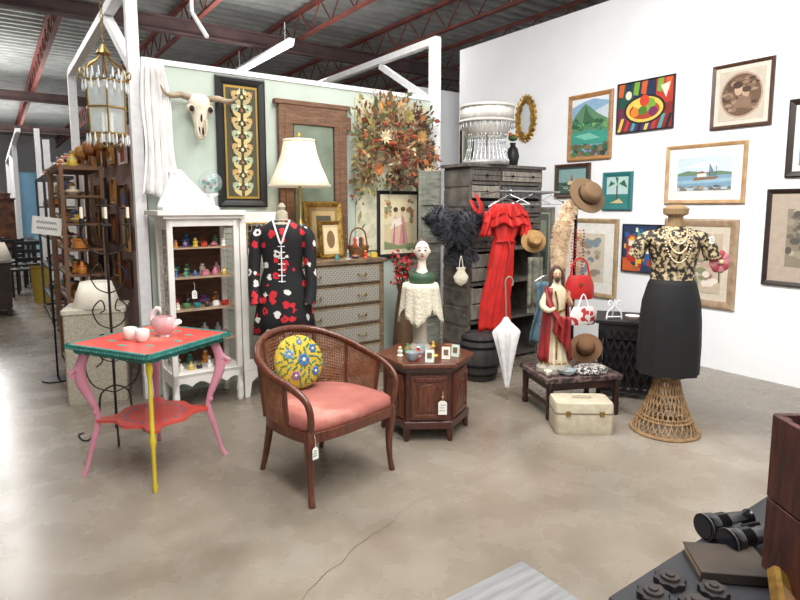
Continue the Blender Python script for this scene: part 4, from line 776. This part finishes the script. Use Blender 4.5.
g=G(); g.lathe([(.095,.05),(.088,.12),(.076,.25),(.07,.38),(.066,.48),(.074,.55),(.07,.60),(.036,.635),(.026,.65),(.024,.68)],60,sx=1,sy=.75,fold=lambda a,z:1+.12*math.cos(a*11+z*3)*max(0,(.58-z)*2)); mk(g,'robe',CR,t,ang=75)
g=G()
for i in range(25): a=i*2*pi/24; g.sph((.098*math.cos(a),.074*math.sin(a),.065),(.012,.010,.008),6)
g.tube(cr([(-.02,-.065,.6),(0,-.07,.5),(.0,-.078,.3),(.0,-.084,.1)],4),.006,6); g.tube(cr([(-.065,-.02,.46),(0,-.065,.45),(.065,-.02,.46)],4),.008,6); o=mk(g,'gold_trim',GOLD,t); o['kind']='stuff'
g=G()
def mant(u,v):
    a=-.5+u*(pi+1.6); z=.08+.54*v; r=(.118-.036*v)*(1+.10*math.cos(a*9+v*3)*(1-v)); return (r*math.cos(a),r*math.sin(a)*.85,z)
g.grid(mant,60,12); g.tube(cr([(-.07,-.02,.60),(-.045,-.07,.5),(.03,-.085,.36),(.085,-.05,.26)],5),[.016,.028,.032,.026],8,flat=.5); g.grid(lambda u,v:(-.03+.12*u,-.09+.015*math.sin(u*18+v*2),.42-.28*v*(.4+.6*u)),24,8)
mk(g,'red_mantle',RM,t,rec=False,solid=.005,ang=75)
SKN=plain('d2a888',.5)
g=G(); g.sph((0,-.008,.715),(.031,.035,.044),16); g.tube([(0,-.041,.718),(0,-.050,.708)],[.004,.006],6); mk(g,'head',SKN,t,ang=75)
g=G(); g.tube(cr([(.065,0,.57),(.10,-.02,.50),(.085,-.085,.52),(.065,-.105,.57)],4),[.026,.022,.014,.011],8)
for i in range(4): g.tube([(.057+.006*i,-.107,.565),(.053+.008*i,-.111,.6+.004*(i%3))],.003,5)
mk(g,'raised_hand',SKN,t,ang=75)
g=G(); g.sph((0,.010,.732),(.039,.04,.045),14); g.tube(cr([(-.030,-.005,.74),(-.040,.0,.69),(-.047,0,.62)],3),[.014,.016,.009],8); g.tube(cr([(.030,-.005,.74),(.040,.0,.69),(.047,0,.62)],3),[.014,.016,.009],8); mk(g,'hair',plain('4a2e22',.7),t,ang=75)
g=G(); g.sph((0,-.030,.68),(.018,.015,.024),10); mk(g,'beard',plain('4a2e22',.7),t)
for x in (-1,1): g=G(); g.sph((x*.012,-.041,.722),(.005,.003,.003),6); mk(g,'eye',plain('2b2320',.5),t)
g=G(); g.tube(cr([(-.065,0,.57),(-.10,-.03,.49),(-.065,-.085,.46),(-.02,-.095,.48)],4),[.026,.026,.02,.013],8); mk(g,'sleeve',CR,t,ang=75)
hat((1.41,4.28,.435),.125,(math.radians(55),math.radians(-25),0),'7a5635','5a3b22','3b2a20','brown woven bonnet hat lying on the low table','woven_hat')
t=thing('sequinned_cloth','black and white sequinned cloth folded on low table','cloth',(1.39,4.09,.301),.2)
g=G(); g.loft([(p[0],p[1]) for p in ell(0,0,.13,.09,24)],[(0,.9),(.01,1),(.035,.97),(.05,.8),(.055,.4)]); mk(g,'folded_cloth',mat('c8c2ba',.6,0,'2c2a2c','cells',110,lo=.4,hi=.5),t)
ware('bowl','9aa7ad',(1.20,4.02,.301),.055,'on the low dark table',rough=.2); ware('cup','e8e2d2',(1.06,4.01,.301),.03,'on the low dark table')
t=thing('train_case','cream vintage train case with brass latches','suitcase',(1.225,3.77,0),math.radians(-2))
CC=mat('c9bfa8',.5,0,'b9ae97',sc=25,bump=.1)
def rr(w,d,r,n=5):
    o=[]
    for cx,cy,a0 in ((w/2-r,d/2-r,0),(-w/2+r,d/2-r,pi/2),(-w/2+r,-d/2+r,pi),(w/2-r,-d/2+r,3*pi/2)):
        for i in range(n+1): a=a0+i*pi/2/n; o.append((cx+r*math.cos(a),cy+r*math.sin(a)))
    return o
g=G(); g.loft(rr(.385,.22,.03),[(.0,.96),(.012,1),(.14,1.0)]); mk(g,'case_body',CC,t)
g=G(); g.loft(rr(.385,.22,.03),[(.147,1.0),(.195,1.0),(.212,.97),(.216,.9)]); d=mk(g,'lid',CC,t)
g=G(); g.loft(rr(.389,.224,.03),[(.139,1),(.148,1)]); mk(g,'trim_band',plain('8a7f6c',.4,.4),t)
for x in (-.11,.11): g=G(); g.box((x,-.114,.145),(.03,.01,.035)); mk(g,'latch',BRASS,t,bev=.002)
g=G(); g.tube(cr([(-.06,0,.216),(-.05,0,.235),(.05,0,.235),(.06,0,.216)],4),.008,8); mk(g,'handle',CC,d)
t=thing('carved_side_stand','black carved wooden side stand with lattice sides','side table',(1.86,4.57,0),math.radians(-20))
g=G(); g.box((0,0,.605),(.52,.44,.03)); mk(g,'table_top',BLK,t,bev=.004)
g=G()
for x in (-.22,.22):
    for y in (-.19,.19): g.box((x,y,.3),(.035,.035,.59))
for i in range(2):
    y=(-.19,.19)[i]; g.box((0,y,.06),(.44,.02,.03)); g.box((0,y,.53),(.44,.02,.12)); g.box((( -.22,.22)[i],0,.06),(.02,.38,.03)); g.box(((-.22,.22)[i],0,.53),(.02,.38,.12))
    for j in range(7):
        xx=-.18+j*.06; g.box((xx,y,.3),(.016,.02,.5),ry=.35); g.box((xx,y,.3),(.016,.02,.5),ry=-.35); xx=-.15+j*.05; g.box(((-.22,.22)[i],xx,.3),(.02,.014,.5),rx=.3); g.box(((-.22,.22)[i],xx,.3),(.02,.014,.5),rx=-.3)
g.v=[(max(-.24,min(.24,x)),y,max(0.0,min(.59,z))) for x,y,z in g.v]
mk(g,'lattice_frame',plain('19171a',.45),t,smooth=False)
g=G(); g.loft(rr(.40,.34,.02),[(.08,1),(.47,1)]); mk(g,'inner_box',plain('0e0d0f',.7),t,smooth=False)
t=thing('white_iron_stand','small white wrought iron plate stand on the dark side stand','stand',(1.69,4.47,.62),0)
g=G()
for sx in (-1,1): g.tube(cr([(sx*.06,0,0),(sx*.05,0,.06),(sx*.01,0,.1),(sx*.03,0,.15),(sx*.05,0,.13),(sx*.04,0,.11)],4),.006,6)
g.tube([(-.06,0,.02),(.06,0,.02)],.006,6); g.tube(cr([(0,.05,0),(0,0,.1),(0,0,.16)],3),.006,6); mk(g,'wire_frame',WHITE,t)
ware('bowl','f2f2f0',(1.82,4.43,.62),.05,'on the dark carved stand')
# ------------------------------------------------------------------ wicker dress form
t=thing('wicker_dress_form','wicker mannequin wearing black and gold blouse with black skirt','dress form',(1.79,3.75,0),math.radians(-12))
WK=mat('9c7c56',.7,0,'7a5d3c',sc=30)
g=G(); prf=[(.215,.0),(.195,.03),(.14,.14),(.10,.25),(.075,.36),(.065,.46)]
def wk(u,v):
    i=v*(len(prf)-1); q=min(int(i),len(prf)-2); r=prf[q][0]+(prf[q+1][0]-prf[q][0])*(i-q); z=prf[q][1]+(prf[q+1][1]-prf[q][1])*(i-q); return (r*math.cos(2*pi*u),r*math.sin(2*pi*u),z)
for i in range(30):
    for sg in (-1,1): g.tube([wk(i/30+sg*j/9*.18,j/9) for j in range(10)],.0045,5)
for v in (0,.03,.3,.34,.6,.97): g.tube([wk(j/30,v) for j in range(31)],.010 if v<.05 else .006,6)
g.xf(Matrix.Translation((0,0,.009))); mk(g,'wicker_base',WK,t)
g=G(); g.lathe([(.07,1.30),(.05,1.36),(.045,1.44),(.075,1.455),(.078,1.49),(.04,1.515)],22,sy=.9,fold=lambda a,z:1+.03*math.cos(a*16)); mk(g,'wicker_neck',mat('a08560',.7,0,'7d6244','wave',40,dist=1,bump=.3),t)
g=G(); g.lathe([(.19,.40),(.195,.6),(.19,.75),(.18,.88),(.15,1.0),(.135,1.03)],48,sx=1,sy=.8,fold=lambda a,z:1+.05*math.cos(a*9)*max(0,(1-z)*1.6)); mk(g,'skirt',mat('0b0b0d',.8,0,'101012',sc=10),t,ang=75)
BL=mat('1c1814',.6,0,'9a8460','noise',42,lo=.49,hi=.52,detail=12,c3='c4b391')
g=G(); g.lathe([(.15,.99),(.135,1.03),(.135,1.1),(.15,1.19),(.165,1.26),(.16,1.31),(.115,1.35),(.065,1.375)],36,sy=.66,fold=lambda a,z:1+.02*math.cos(a*11),cap=False)
mk(g,'blouse',BL,t,rec=False,solid=.005,ang=75)
for sx in (-1,1): g=G(); g.tube(cr([(sx*.11,0,1.315),(sx*.165,0,1.295),(sx*.205,0,1.25),(sx*.235,0,1.17)],4),[.04,.048,.05,.052],14); mk(g,'sleeve',BL,t,ang=75)
PL=mat('efe6d0',.25,.1,'d8c08c',sc=30)
for kx,dz in ((.055,.10),(.07,.16),(.085,.22)):
    g=G()
    for i in range(30):
        a=i/29*pi; z=1.37-dz*math.sin(a); g.sph((-kx*math.cos(a),-.05-.083*math.sin(a)**.6,z),.006,6)
    mk(g,'pearl_strand',PL,t)
ptag((1.93,3.56,1.32),0,.03,.045,'tiny white tag pinned to blouse')
t=thing('flower_corsage','pink and red fabric flower corsage beside dress form sleeve','flower',(2.06,3.70,1.15),0)
g=G()
for i in range(9): a=i*.7; g.sph((.04*math.cos(a),-.01,.045*math.sin(a)),(.032,.014,.032),8); g.m=i%2
mk(g,'petals',[plain('c67f86',.7),plain('a8434f',.7)],t); g=G(); g.sph((0,-.028,0),.016,8); mk(g,'flower_centre',plain('e6cfa0',.7),t); g=G(); g.tube([(0,0,-.03),(.01,0,-.14)],.004,5); mk(g,'stem',plain('4a5a34',.8),t)
# ------------------------------------------------------------------ left corner pieces
t=thing('hanging_lantern','brass hexagonal hanging lantern with glass and crystal drops','lantern',(-1.95,3.92,1.90),0)
g=G()
for i in range(6):
    a=i*pi/3; c,s=math.cos(a),math.sin(a); g.tube([(.12*c,.12*s,.08),(.13*c,.13*s,.42)],.006,6); g.tube(cr([(.13*c,.13*s,.42),(.12*c,.12*s,.5),(.05*c,.05*s,.56),(.02*c,.02*s,.62)],4),.006,6); g.tube(cr([(.12*c,.12*s,.08),(.08*c,.08*s,.03),(.02*c,.02*s,0)],4),.006,6)
    g.tube(cr([(.13*c,.13*s,.42),(.17*c,.17*s,.44),(.165*c,.165*s,.48),(.14*c,.14*s,.46)],3),.005,5)
for z,r in ((.08,.122),(.42,.132),(.25,.126)): g.tube([(r*math.cos(i*pi/3),r*math.sin(i*pi/3),z) for i in range(7)],.007,6)
g.tube([(0,0,.0),(0,0,-.03)],[.02,.005],8); g.lathe([(.05,.6),(.02,.64),(.01,.66)],12); mk(g,'brass_frame',BRASS,t)
g=G(); g.loft(hx(.118),[(.09,1),(.41,1.07)]); mk(g,'glass_panes',plain('dfe8e8',.05,0,alpha=.35),t,smooth=False)
g=G()
for z,r in ((.42,.135),(.08,.125),(.5,.12)):
    for i in range(18):
        a=i*pi/9; g.tube([(r*math.cos(a),r*math.sin(a),z),(r*math.cos(a),r*math.sin(a),z-.05),(r*math.cos(a),r*math.sin(a),z-.07)],[.004,.009,.001],6)
o=mk(g,'crystal_drops',plain('e6eef0',.08,.2),t); o['kind']='stuff'
for a in (0,2.1,4.2): g=G(); g.cyl((.03*math.cos(a),.03*math.sin(a),.03),(.03*math.cos(a),.03*math.sin(a),.22),.009); mk(g,'candle',PAPER,t)
g=G(); z=.66
while z<2.25: g.tube([(.01*math.cos(b*pi/3),0,z+.018*math.sin(b*pi/3)) if int(z*33)%2 else (0,.01*math.cos(b*pi/3),z+.018*math.sin(b*pi/3)) for b in range(7)],.003,4); z+=.03
mk(g,'chain',BRASS,t)
t=thing('iron_candelabra','tall black wrought iron floor candelabra with scrolls','candelabra',(-1.86,3.64,0),0)
g=G(); g.cyl((0,0,.1),(0,0,1.5),.008)
for i in range(4):
    a=i*pi/2+.5; c,s=math.cos(a),math.sin(a); q=lambda r,z:(r*c,r*s,z)
    g.tube(cr([q(0,.35),q(.08,.3),q(.1,.15),q(.15,.02),q(.2,.012),q(.22,.05),q(.19,.06)],4),.006,6)
    for z0 in (.5,.72,.95): g.tube(cr([q(0,z0),q(.07,z0+.04),q(.10,z0+.13),q(.05,z0+.19),q(.03,z0+.13),q(.06,z0+.11)],4),.0045,6)
    g.tube(cr([q(0,.3),q(.12,.36),q(.16,.5),q(.1,.6),q(.06,.52),q(.1,.48)],4),.0045,6)
    g.tube(cr([q(0,1.2),q(.07,1.22),q(.13,1.3),q(.13,1.38)],4),.006,6); g.lathe([(.01,0),(.035,.005),(.035,.012),(.014,.015),(.014,.05)],10,c=q(.13,1.38))
g.lathe([(.01,0),(.04,.005),(.04,.012),(.016,.015),(.016,.05)],10,c=(0,0,1.5)); mk(g,'iron_scrollwork',mat('3a3430',.5,.5,'25211f',sc=12),t)
for i in range(4): a=i*pi/2+.5; g=G(); g.cyl((.13*math.cos(a),.13*math.sin(a),1.42),(.13*math.cos(a),.13*math.sin(a),1.50),.010); mk(g,'candle',plain('e8dfc8',.6),t)
t=thing('white_hamper','pale woven tapestry covered hamper box','hamper',(-2.38,4.45,0),math.radians(20))
g=G(); g.loft(rr(.42,.36,.02),[(0,.97),(.02,1),(.70,1.0)]); mk(g,'hamper_body',mat('b9b19f',.8,0,'a39a88','noise',60,bump=.3,lo=.42,hi=.6,c3='c6bfb0'),t); g=G(); g.loft(rr(.44,.38,.02),[(.70,1),(.73,1),(.735,.97)]); mk(g,'lid',mat('cfc8b8',.8,0,'b9b1a0',sc=20),t)
def shade(loc,s,label,c='efe8da'):
    g=G(); g.lathe([(.17*s,0),(.14*s,.1*s),(.11*s,.19*s)],40,fold=lambda a,z:1+.012*math.cos(a*20),cap=False); g.cyl((0,0,0),(0,0,.2*s),.006)
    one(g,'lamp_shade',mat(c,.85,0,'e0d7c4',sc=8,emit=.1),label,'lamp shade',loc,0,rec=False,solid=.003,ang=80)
shade((-2.36,4.42,.736),1,'spare cream pleated lamp shade sitting on pale hamper')
SP=lambda t_,z,off=.01:(P0[0]+(-.11-off)*d2[0]+t_*d1[0],P0[1]+(-.11-off)*d2[1]+t_*d1[1],z)
RS=A-pi/2
pc=['b5542c','3c5a6a','d08d4a','5f7b63','e0cfa7','b83f3a','5a7ab8','d98c3b']
for i in range(24):
    tt=.30+(i%6)*.57+R(-.05,.05); z=.75+(i//6)*.38+R(-.03,.03); w_=R(.22,.36); h_=R(.2,.32)
    picture(SP(tt,z),RS,w_,h_,plain(random.choice(['5b3a28','c0914f','241416','9a6a38','e8e2d6']),.5),.025,'small framed %s print hung on pink pegboard side wall'%random.choice(['floral','landscape','portrait','botanical']),[(random.choice(pc),rc(.1,.1,.9,.5)),(random.choice(pc),ell(.5,.55,.25,.3))],random.choice(pc))
WARM=['c8402f','d98a3a','d98a3a','e8e2d2','8a5a3a','d8b84a','f2f2f0','c77b8f','3f6ea8','5b8f58','303036']
def shelf(loc,rz,w,d,h,lv,c,label,n,name='shelving_unit',big=.1):
    t=thing(name,label,'shelf',loc,rz); g=G()
    for x in (-w/2,w/2):
        for y in (-d/2,d/2): g.box((x,y,h/2),(.03,.03,h))
    for z in (.05,h-.02): g.box((0,-d/2,z),(w,.02,.03)); g.box((0,d/2,z),(w,.02,.03)); g.box((-w/2,0,z),(.02,d,.03)); g.box((w/2,0,z),(.02,d,.03))
    mk(g,'frame',plain(c,.5),t,smooth=False)
    for z in lv: mk(G().box((0,0,z),(w,d,.02)),'shelf_board',plain(c,.5),t,smooth=False)
    M=Matrix.Translation(loc)@Matrix.Rotation(rz,4,'Z')
    for z in lv:
        for i in range(n):
            p=M@Vector((-w/2+w*(i+.5)/n,R(-.02,.02)-d*.15,z+.011)); ware(random.choice(['vase','jar','figurine','bottle','vase','jar']),random.choice(WARM),tuple(p),min(w/n*.47,big)*R(.88,1.02),'on a crowded shelf','wares on the crowded shelves')
shelf((-2.99,5.35,0),A-pi/2,.95,.3,1.85,(.25,.47,.69,.91,1.13,1.35,1.59,1.83),'7d5a40','brown shelving unit crowded with coloured vases and jars',7)
shelf((-3.7,6.5,0),A-pi/2,1.2,.3,1.95,(.3,.57,.84,1.11,1.38,1.65,1.93),'8a6c50','light wood shelving unit filled with assorted wares',8)
shelf((-4.75,8.0,0),A-pi/2,1.5,.35,1.9,(.3,.7,1.1,1.5,1.88),'4a4a4e','grey metal shelving unit with pottery and ornaments',9)
for i in range(5):
    hat(SP(.5+i*.62,2.08,.10),.15,(pi/2,0,A-pi/2),random.choice(('b5863c','a0603a','c9a574')),'8a5f2f','6a2a1c','woven straw hat hung high on the booth side wall','straw_hat','straw hats on the side wall')
# dark sideboards and a spare lamp shade beside the shelves along the aisle
def sboard(loc,rz,w,d,h,c,label):
    t=thing('sideboard',label,'sideboard',loc,rz); g=G(); g.box((0,0,h/2+.04),(w,d,h-.14)); g.box((0,0,h-.015),(w+.05,d+.05,.03))
    for x in (-w/2+.04,w/2-.04):
        for y in (-d/2+.04,d/2-.04): g.box((x,y,.06),(.05,.05,.12))
    mk(g,'body',mat(c,.5,0,'241612',sc=6),t,bev=.004)
    for x in (-w/4,w/4): q=mk(G().box((x,-d/2-.008,h/2+.04),(w/2-.05,.018,h-.26)),'door',mat(c,.45,0,'2c1b15',sc=8),t,bev=.006); g=G(); g.sph((x*.25,-d/2-.028,h/2+.06),.014,8); mk(g,'knob',BRASS,q)
sboard((-5.75,8.1,0),A-pi/2,.9,.36,.75,'3a2820','low dark wooden sideboard standing along the aisle shelves')
shade((-5.75,8.1,.752),1.3,'pale lamp shade sitting on dark sideboard in the aisle','e8e0d0')
t=thing('handwritten_sign','white card sign with handwriting on thin stand','sign',(-3.0,4.90,0),.1)
g=G(); g.cyl((0,.01,0),(0,.01,1.3),.008); g.lathe([(.12,0),(.12,.012),(.01,.02)],16); mk(g,'stand',IRON,t)
g=G(); g.box((0,0,1.34),(.24,.006,.15),ry=.12); mk(g,'card',PAPER,t,smooth=False)
g=G()
for j in range(2):
    x=-.08
    while x<.08:
        g.tube(cr([(x,-.005,1.36-j*.05-x*.12),(x+.008,-.005,1.38-j*.05-x*.12),(x+.014,-.005,1.355-j*.05-x*.12)],2),.002,4); x+=.018
mk(g,'handwriting',plain('22304f',.8),t)
t=thing('hanging_ivy','trailing green artificial ivy at the top of the booth post','plant',(-2.08,4.66,2.34),0)
g=G()
for i in range(260):
    p=Vector((random.gauss(0,.06),random.gauss(0,.05),R(-.16,.3))); d=Vector((R(-1,1),R(-1,1),R(-1,.2))).normalized(); e=d.orthogonal().normalized(); l=R(.03,.06); g.m=random.randrange(3); g.add([p,p+d*l*.5+e*l*.35,p+d*l,p+d*l*.5-e*l*.35],[(0,1,2,3)])
o=mk(g,'leaves',[plain('2f4a26',.7),plain('48682f',.7),plain('243a20',.7)],t,rec=False,smooth=False); o['kind']='stuff'
g=G()
for i in range(4): g.tube(cr([(R(-.05,.05),0,.32),(R(-.1,.1),R(-.1,.1),.1),(R(-.1,.1),R(-.1,.1),-.15)],3),.004,4)
mk(g,'vine_stem',plain('3d3a22',.8),t)
# ------------------------------------------------------------------ far aisle
def cabinetf(loc,rz,w,d,h,c,label):
    t=thing('wooden_cabinet',label,'cabinet',loc,rz); g=G(); g.box((0,0,h/2+.05),(w,d,h-.1)); g.box((0,0,h),(w+.06,d+.06,.04))
    for x in (-w/2+.05,w/2-.05): g.box((x,0,.04),(.06,d,.08))
    mk(g,'body',mat(c,.5,0,'3a2015',sc=5),t,bev=.005)
    for x in (-w/4,w/4): dd_=mk(G().box((x,-d/2-.01,h/2),(w/2-.05,.02,h-.3)),'door',mat(c,.4,0,'4a2a1c',sc=6),t,bev=.008); g=G(); g.sph((x*.2,-d/2-.03,h/2),.02,8); mk(g,'knob',BRASS,dd_)
cabinetf((-10.2,14.5,0),-.6,1.2,.5,1.7,'7d4a30','tall brown wooden cabinet along the aisle'); cabinetf((-11.3,15.9,0),-.6,1.0,.5,1.3,'8a5a38','brown wooden cupboard along the aisle'); cabinetf((-12.6,17.9,0),-.6,1.3,.5,1.9,'6c4432','large dark wardrobe at aisle end')
ware('vase','e8e2d2',(-10.2,14.5,1.72),.13,'on a brown cabinet in the aisle'); ware('jar','5b8f58',(-10.5,14.7,1.72),.09,'on a brown cabinet in the aisle'); ware('vase','3f6ea8',(-11.3,15.9,1.32),.14,'on a brown cupboard in the aisle')
def dchair(loc,rz):
    t=thing('dining_chair','dark wooden slat back dining chair in the aisle','chair',loc,rz,'dark chairs in the aisle'); g=G(); g.box((0,0,.45),(.42,.42,.03)); mk(g,'seat',BLK,t)
    for x in (-.19,.19):
        g=G(); g.box((x,-.19,.225),(.035,.035,.45)); mk(g,'leg',BLK,t,smooth=False); g=G(); g.box((x,.19,.46),(.035,.035,.92)); mk(g,'leg',BLK,t,smooth=False)
    g=G()
    for z in (.6,.74,.88): g.box((0,.19,z),(.36,.02,.06))
    g.box((0,.19,.74),(.04,.015,.34)); mk(g,'backrest',BLK,t,smooth=False)
for x,y,r in ((-6.35,9.75,.4),(-6.95,10.5,1.2),(-7.5,11.2,2.),(-6.75,9.2,-.5)): dchair((x,y,0),r)
t=thing('dark_dining_table','dark wooden dining table among chairs in the aisle','table',(-8.5,12.4,0),A); g=G(); g.box((0,0,.75),(1.2,.7,.04)); mk(g,'table_top',BLK,t)
for x in (-.5,.5):
    for y in (-.3,.3): mk(G().box((x,y,.365),(.06,.06,.73)),'leg',BLK,t,smooth=False)
t=thing('mustard_bin','mustard yellow metal waste bin on the aisle floor','bin',(-5.65,9.0,0),0); g=G(); g.lathe([(.12,0),(.15,.55),(.14,.55),(.11,.02)],20); mk(g,'bin_body',plain('b89a3c',.5),t); g=G(); g.lathe([(.155,.55),(.16,.56),(.155,.58)],20,cap=False); mk(g,'rim',plain('8f7428',.5),t)
g=G(); g.box((0,0,1.55),(.9,.04,1.5)); g.box((-.43,0,.4),(.04,.04,.8)); g.box((.43,0,.4),(.04,.04,.8)); one(g,'blue_display_board',plain('7fb0d0',.7),'pale blue display board standing in aisle','display board',(-8.5,13.8,0),A)
# ------------------------------------------------------------------ foreground tables
GT=mat('7c7c7c',.55,0,'646566',sc=6,st=(1,14,1),bump=.05)
t=thing('grey_table','grey painted plank tabletop table','table',(.27-.35*d2[0],1.20-.35*d2[1],0),A)
g=G()
for i in range(3): g.box((0,-.085-i*.17,.705),(.70,.166,.03))
g.box((0,-.25,.685),(.6,.45,.01)); mk(g,'table_top',GT,t,bev=.003)
for x in (-.3,.3):
    for y in (-.06,-.45): mk(G().box((x,y,.345),(.05,.05,.69)),'leg',GT,t,smooth=False)
bx,by=.42,1.08
FT=lambda a,b,z=.72:(bx+a*d2[0]-b*d1[0],by+a*d2[1]-b*d1[1],z)
t=thing('black_table','black painted display table','table',FT(.7,.4,0),A)
g=G(); g.box((0,0,.70),(1.4,.8,.035)); mk(g,'table_top',mat('2a2b30',.5,0,'1f2024',sc=8),t,bev=.004)
for x in (-.65,.65):
    for y in (-.35,.35): mk(G().box((x,y,.34),(.05,.05,.68)),'leg',BLK,t,smooth=False)
t=thing('old_book','worn dark brown hardback book lying on the black table','book',FT(.29,.095,.718),A-.75)
g=G(); g.box((0,0,.003),(.15,.11,.003)); g.box((0,0,.023),(.15,.11,.003)); g.box((0,-.054,.013),(.15,.005,.022)); mk(g,'cover',mat('3a2e24',.7,0,'241c16',sc=9),t,bev=.001); g=G(); g.box((0,.003,.013),(.142,.10,.017)); mk(g,'pages',mat('a89878',.9,0,'8c7d5c',sc=3,st=(1,1,60)),t,smooth=False)
t=thing('binoculars','glossy black metal binoculars lying on the black table','binoculars',FT(.43,.06,.718),A-.3)
BN=plain('101013',.18,.2); s_=.82
for y in (-.04*s_,.04*s_):
    z_=.036*s_
    g=G(); g.tube([(x*s_,y,z_) for x in (-.1,-.094,-.06,-.055,-.02,-.015,.035,.055,.072)],[r*s_ for r in (.036,.036,.033,.029,.029,.025,.022,.019,.024)],20); d=mk(g,'barrel',BN,t); g=G(); g.tube([(-.1018*s_,y,z_),(-.1005*s_,y,z_)],.030*s_,20); mk(g,'lens',plain('20252e',.03,.3),d)
    g=G(); g.tube([(-.098*s_,y,z_),(-.094*s_,y,z_)],.037*s_,20); mk(g,'ring',plain('8a8a8c',.3,.8),d)
g=G(); g.box((-.02*s_,0,.030),(.05,.05,.012)); g.cyl((.0,0,.030),(.05,0,.030),.008); mk(g,'bridge',BN,t)
def gear(loc,r,rz):
    t=thing('cast_iron_gear','rusty black cast iron toothed gear on the table','gear',loc,rz,'cast iron gears on the black table'); g=G(); g.polyz([(r*(1 if (i//2)%2 else .86)*math.cos(i*pi/16),r*(1 if (i//2)%2 else .86)*math.sin(i*pi/16)) for i in range(32)],0,.014); mk(g,'toothed_ring',plain('2f2b2e',.5,.4),t); g=G(); g.lathe([(r*.6,.014),(r*.58,.02),(r*.3,.02),(r*.28,.024),(r*.1,.024)],18); mk(g,'hub',plain('3f3836',.45,.4),t)
gear(FT(.07,.055,.718),.032,.2); gear(FT(.14,.05,.718),.032,.9); gear(FT(.11,.12,.718),.032,.5); gear(FT(.18,.12,.718),.03,.5)
t=thing('wooden_crate','dark reddish brown worn wooden crate','crate',(.785,1.035,.718),0)
RC=mat('54291f',.6,0,'2c120e',sc=9,st=(5,5,1),bump=.25,c3='6e4334',detail=8)
g=G()
for i in range(2): g.box((.19,-.11,.09+i*.18),(.40,.014,.176)); g.box((.19,.11,.09+i*.18),(.40,.014,.176)); g.box((-.01,0,.09+i*.18),(.014,.22,.176)); g.box((.39,0,.09+i*.18),(.014,.22,.176))
g.box((.19,0,.01),(.4,.22,.014))
for x in (.0,.38):
    for y in (-.095,.095): g.box((x,y,.18),(.02,.02,.35))
mk(g,'crate_boards',RC,t,bev=.002)
picture((.735,.965,.72),A+.45,.22,.075,GOLD,.022,'gold framed picture corner leaning against the crate',[('8a6a4a',rc(0,0,1,1))],'a8865c',tilt=.8)
# ------------------------------------------------------------------ camera
cd=bpy.data.cameras.new('camera'); cd.sensor_width=36; cd.lens=575/800*36; cd.shift_y=-27.5/800; cd.clip_start=.05; cd.clip_end=200
co=bpy.data.objects.new('camera',cd); COL.objects.link(co); co.location=(0,0,1.5); co.rotation_euler=(math.radians(83.5),0,0); SC.camera=co
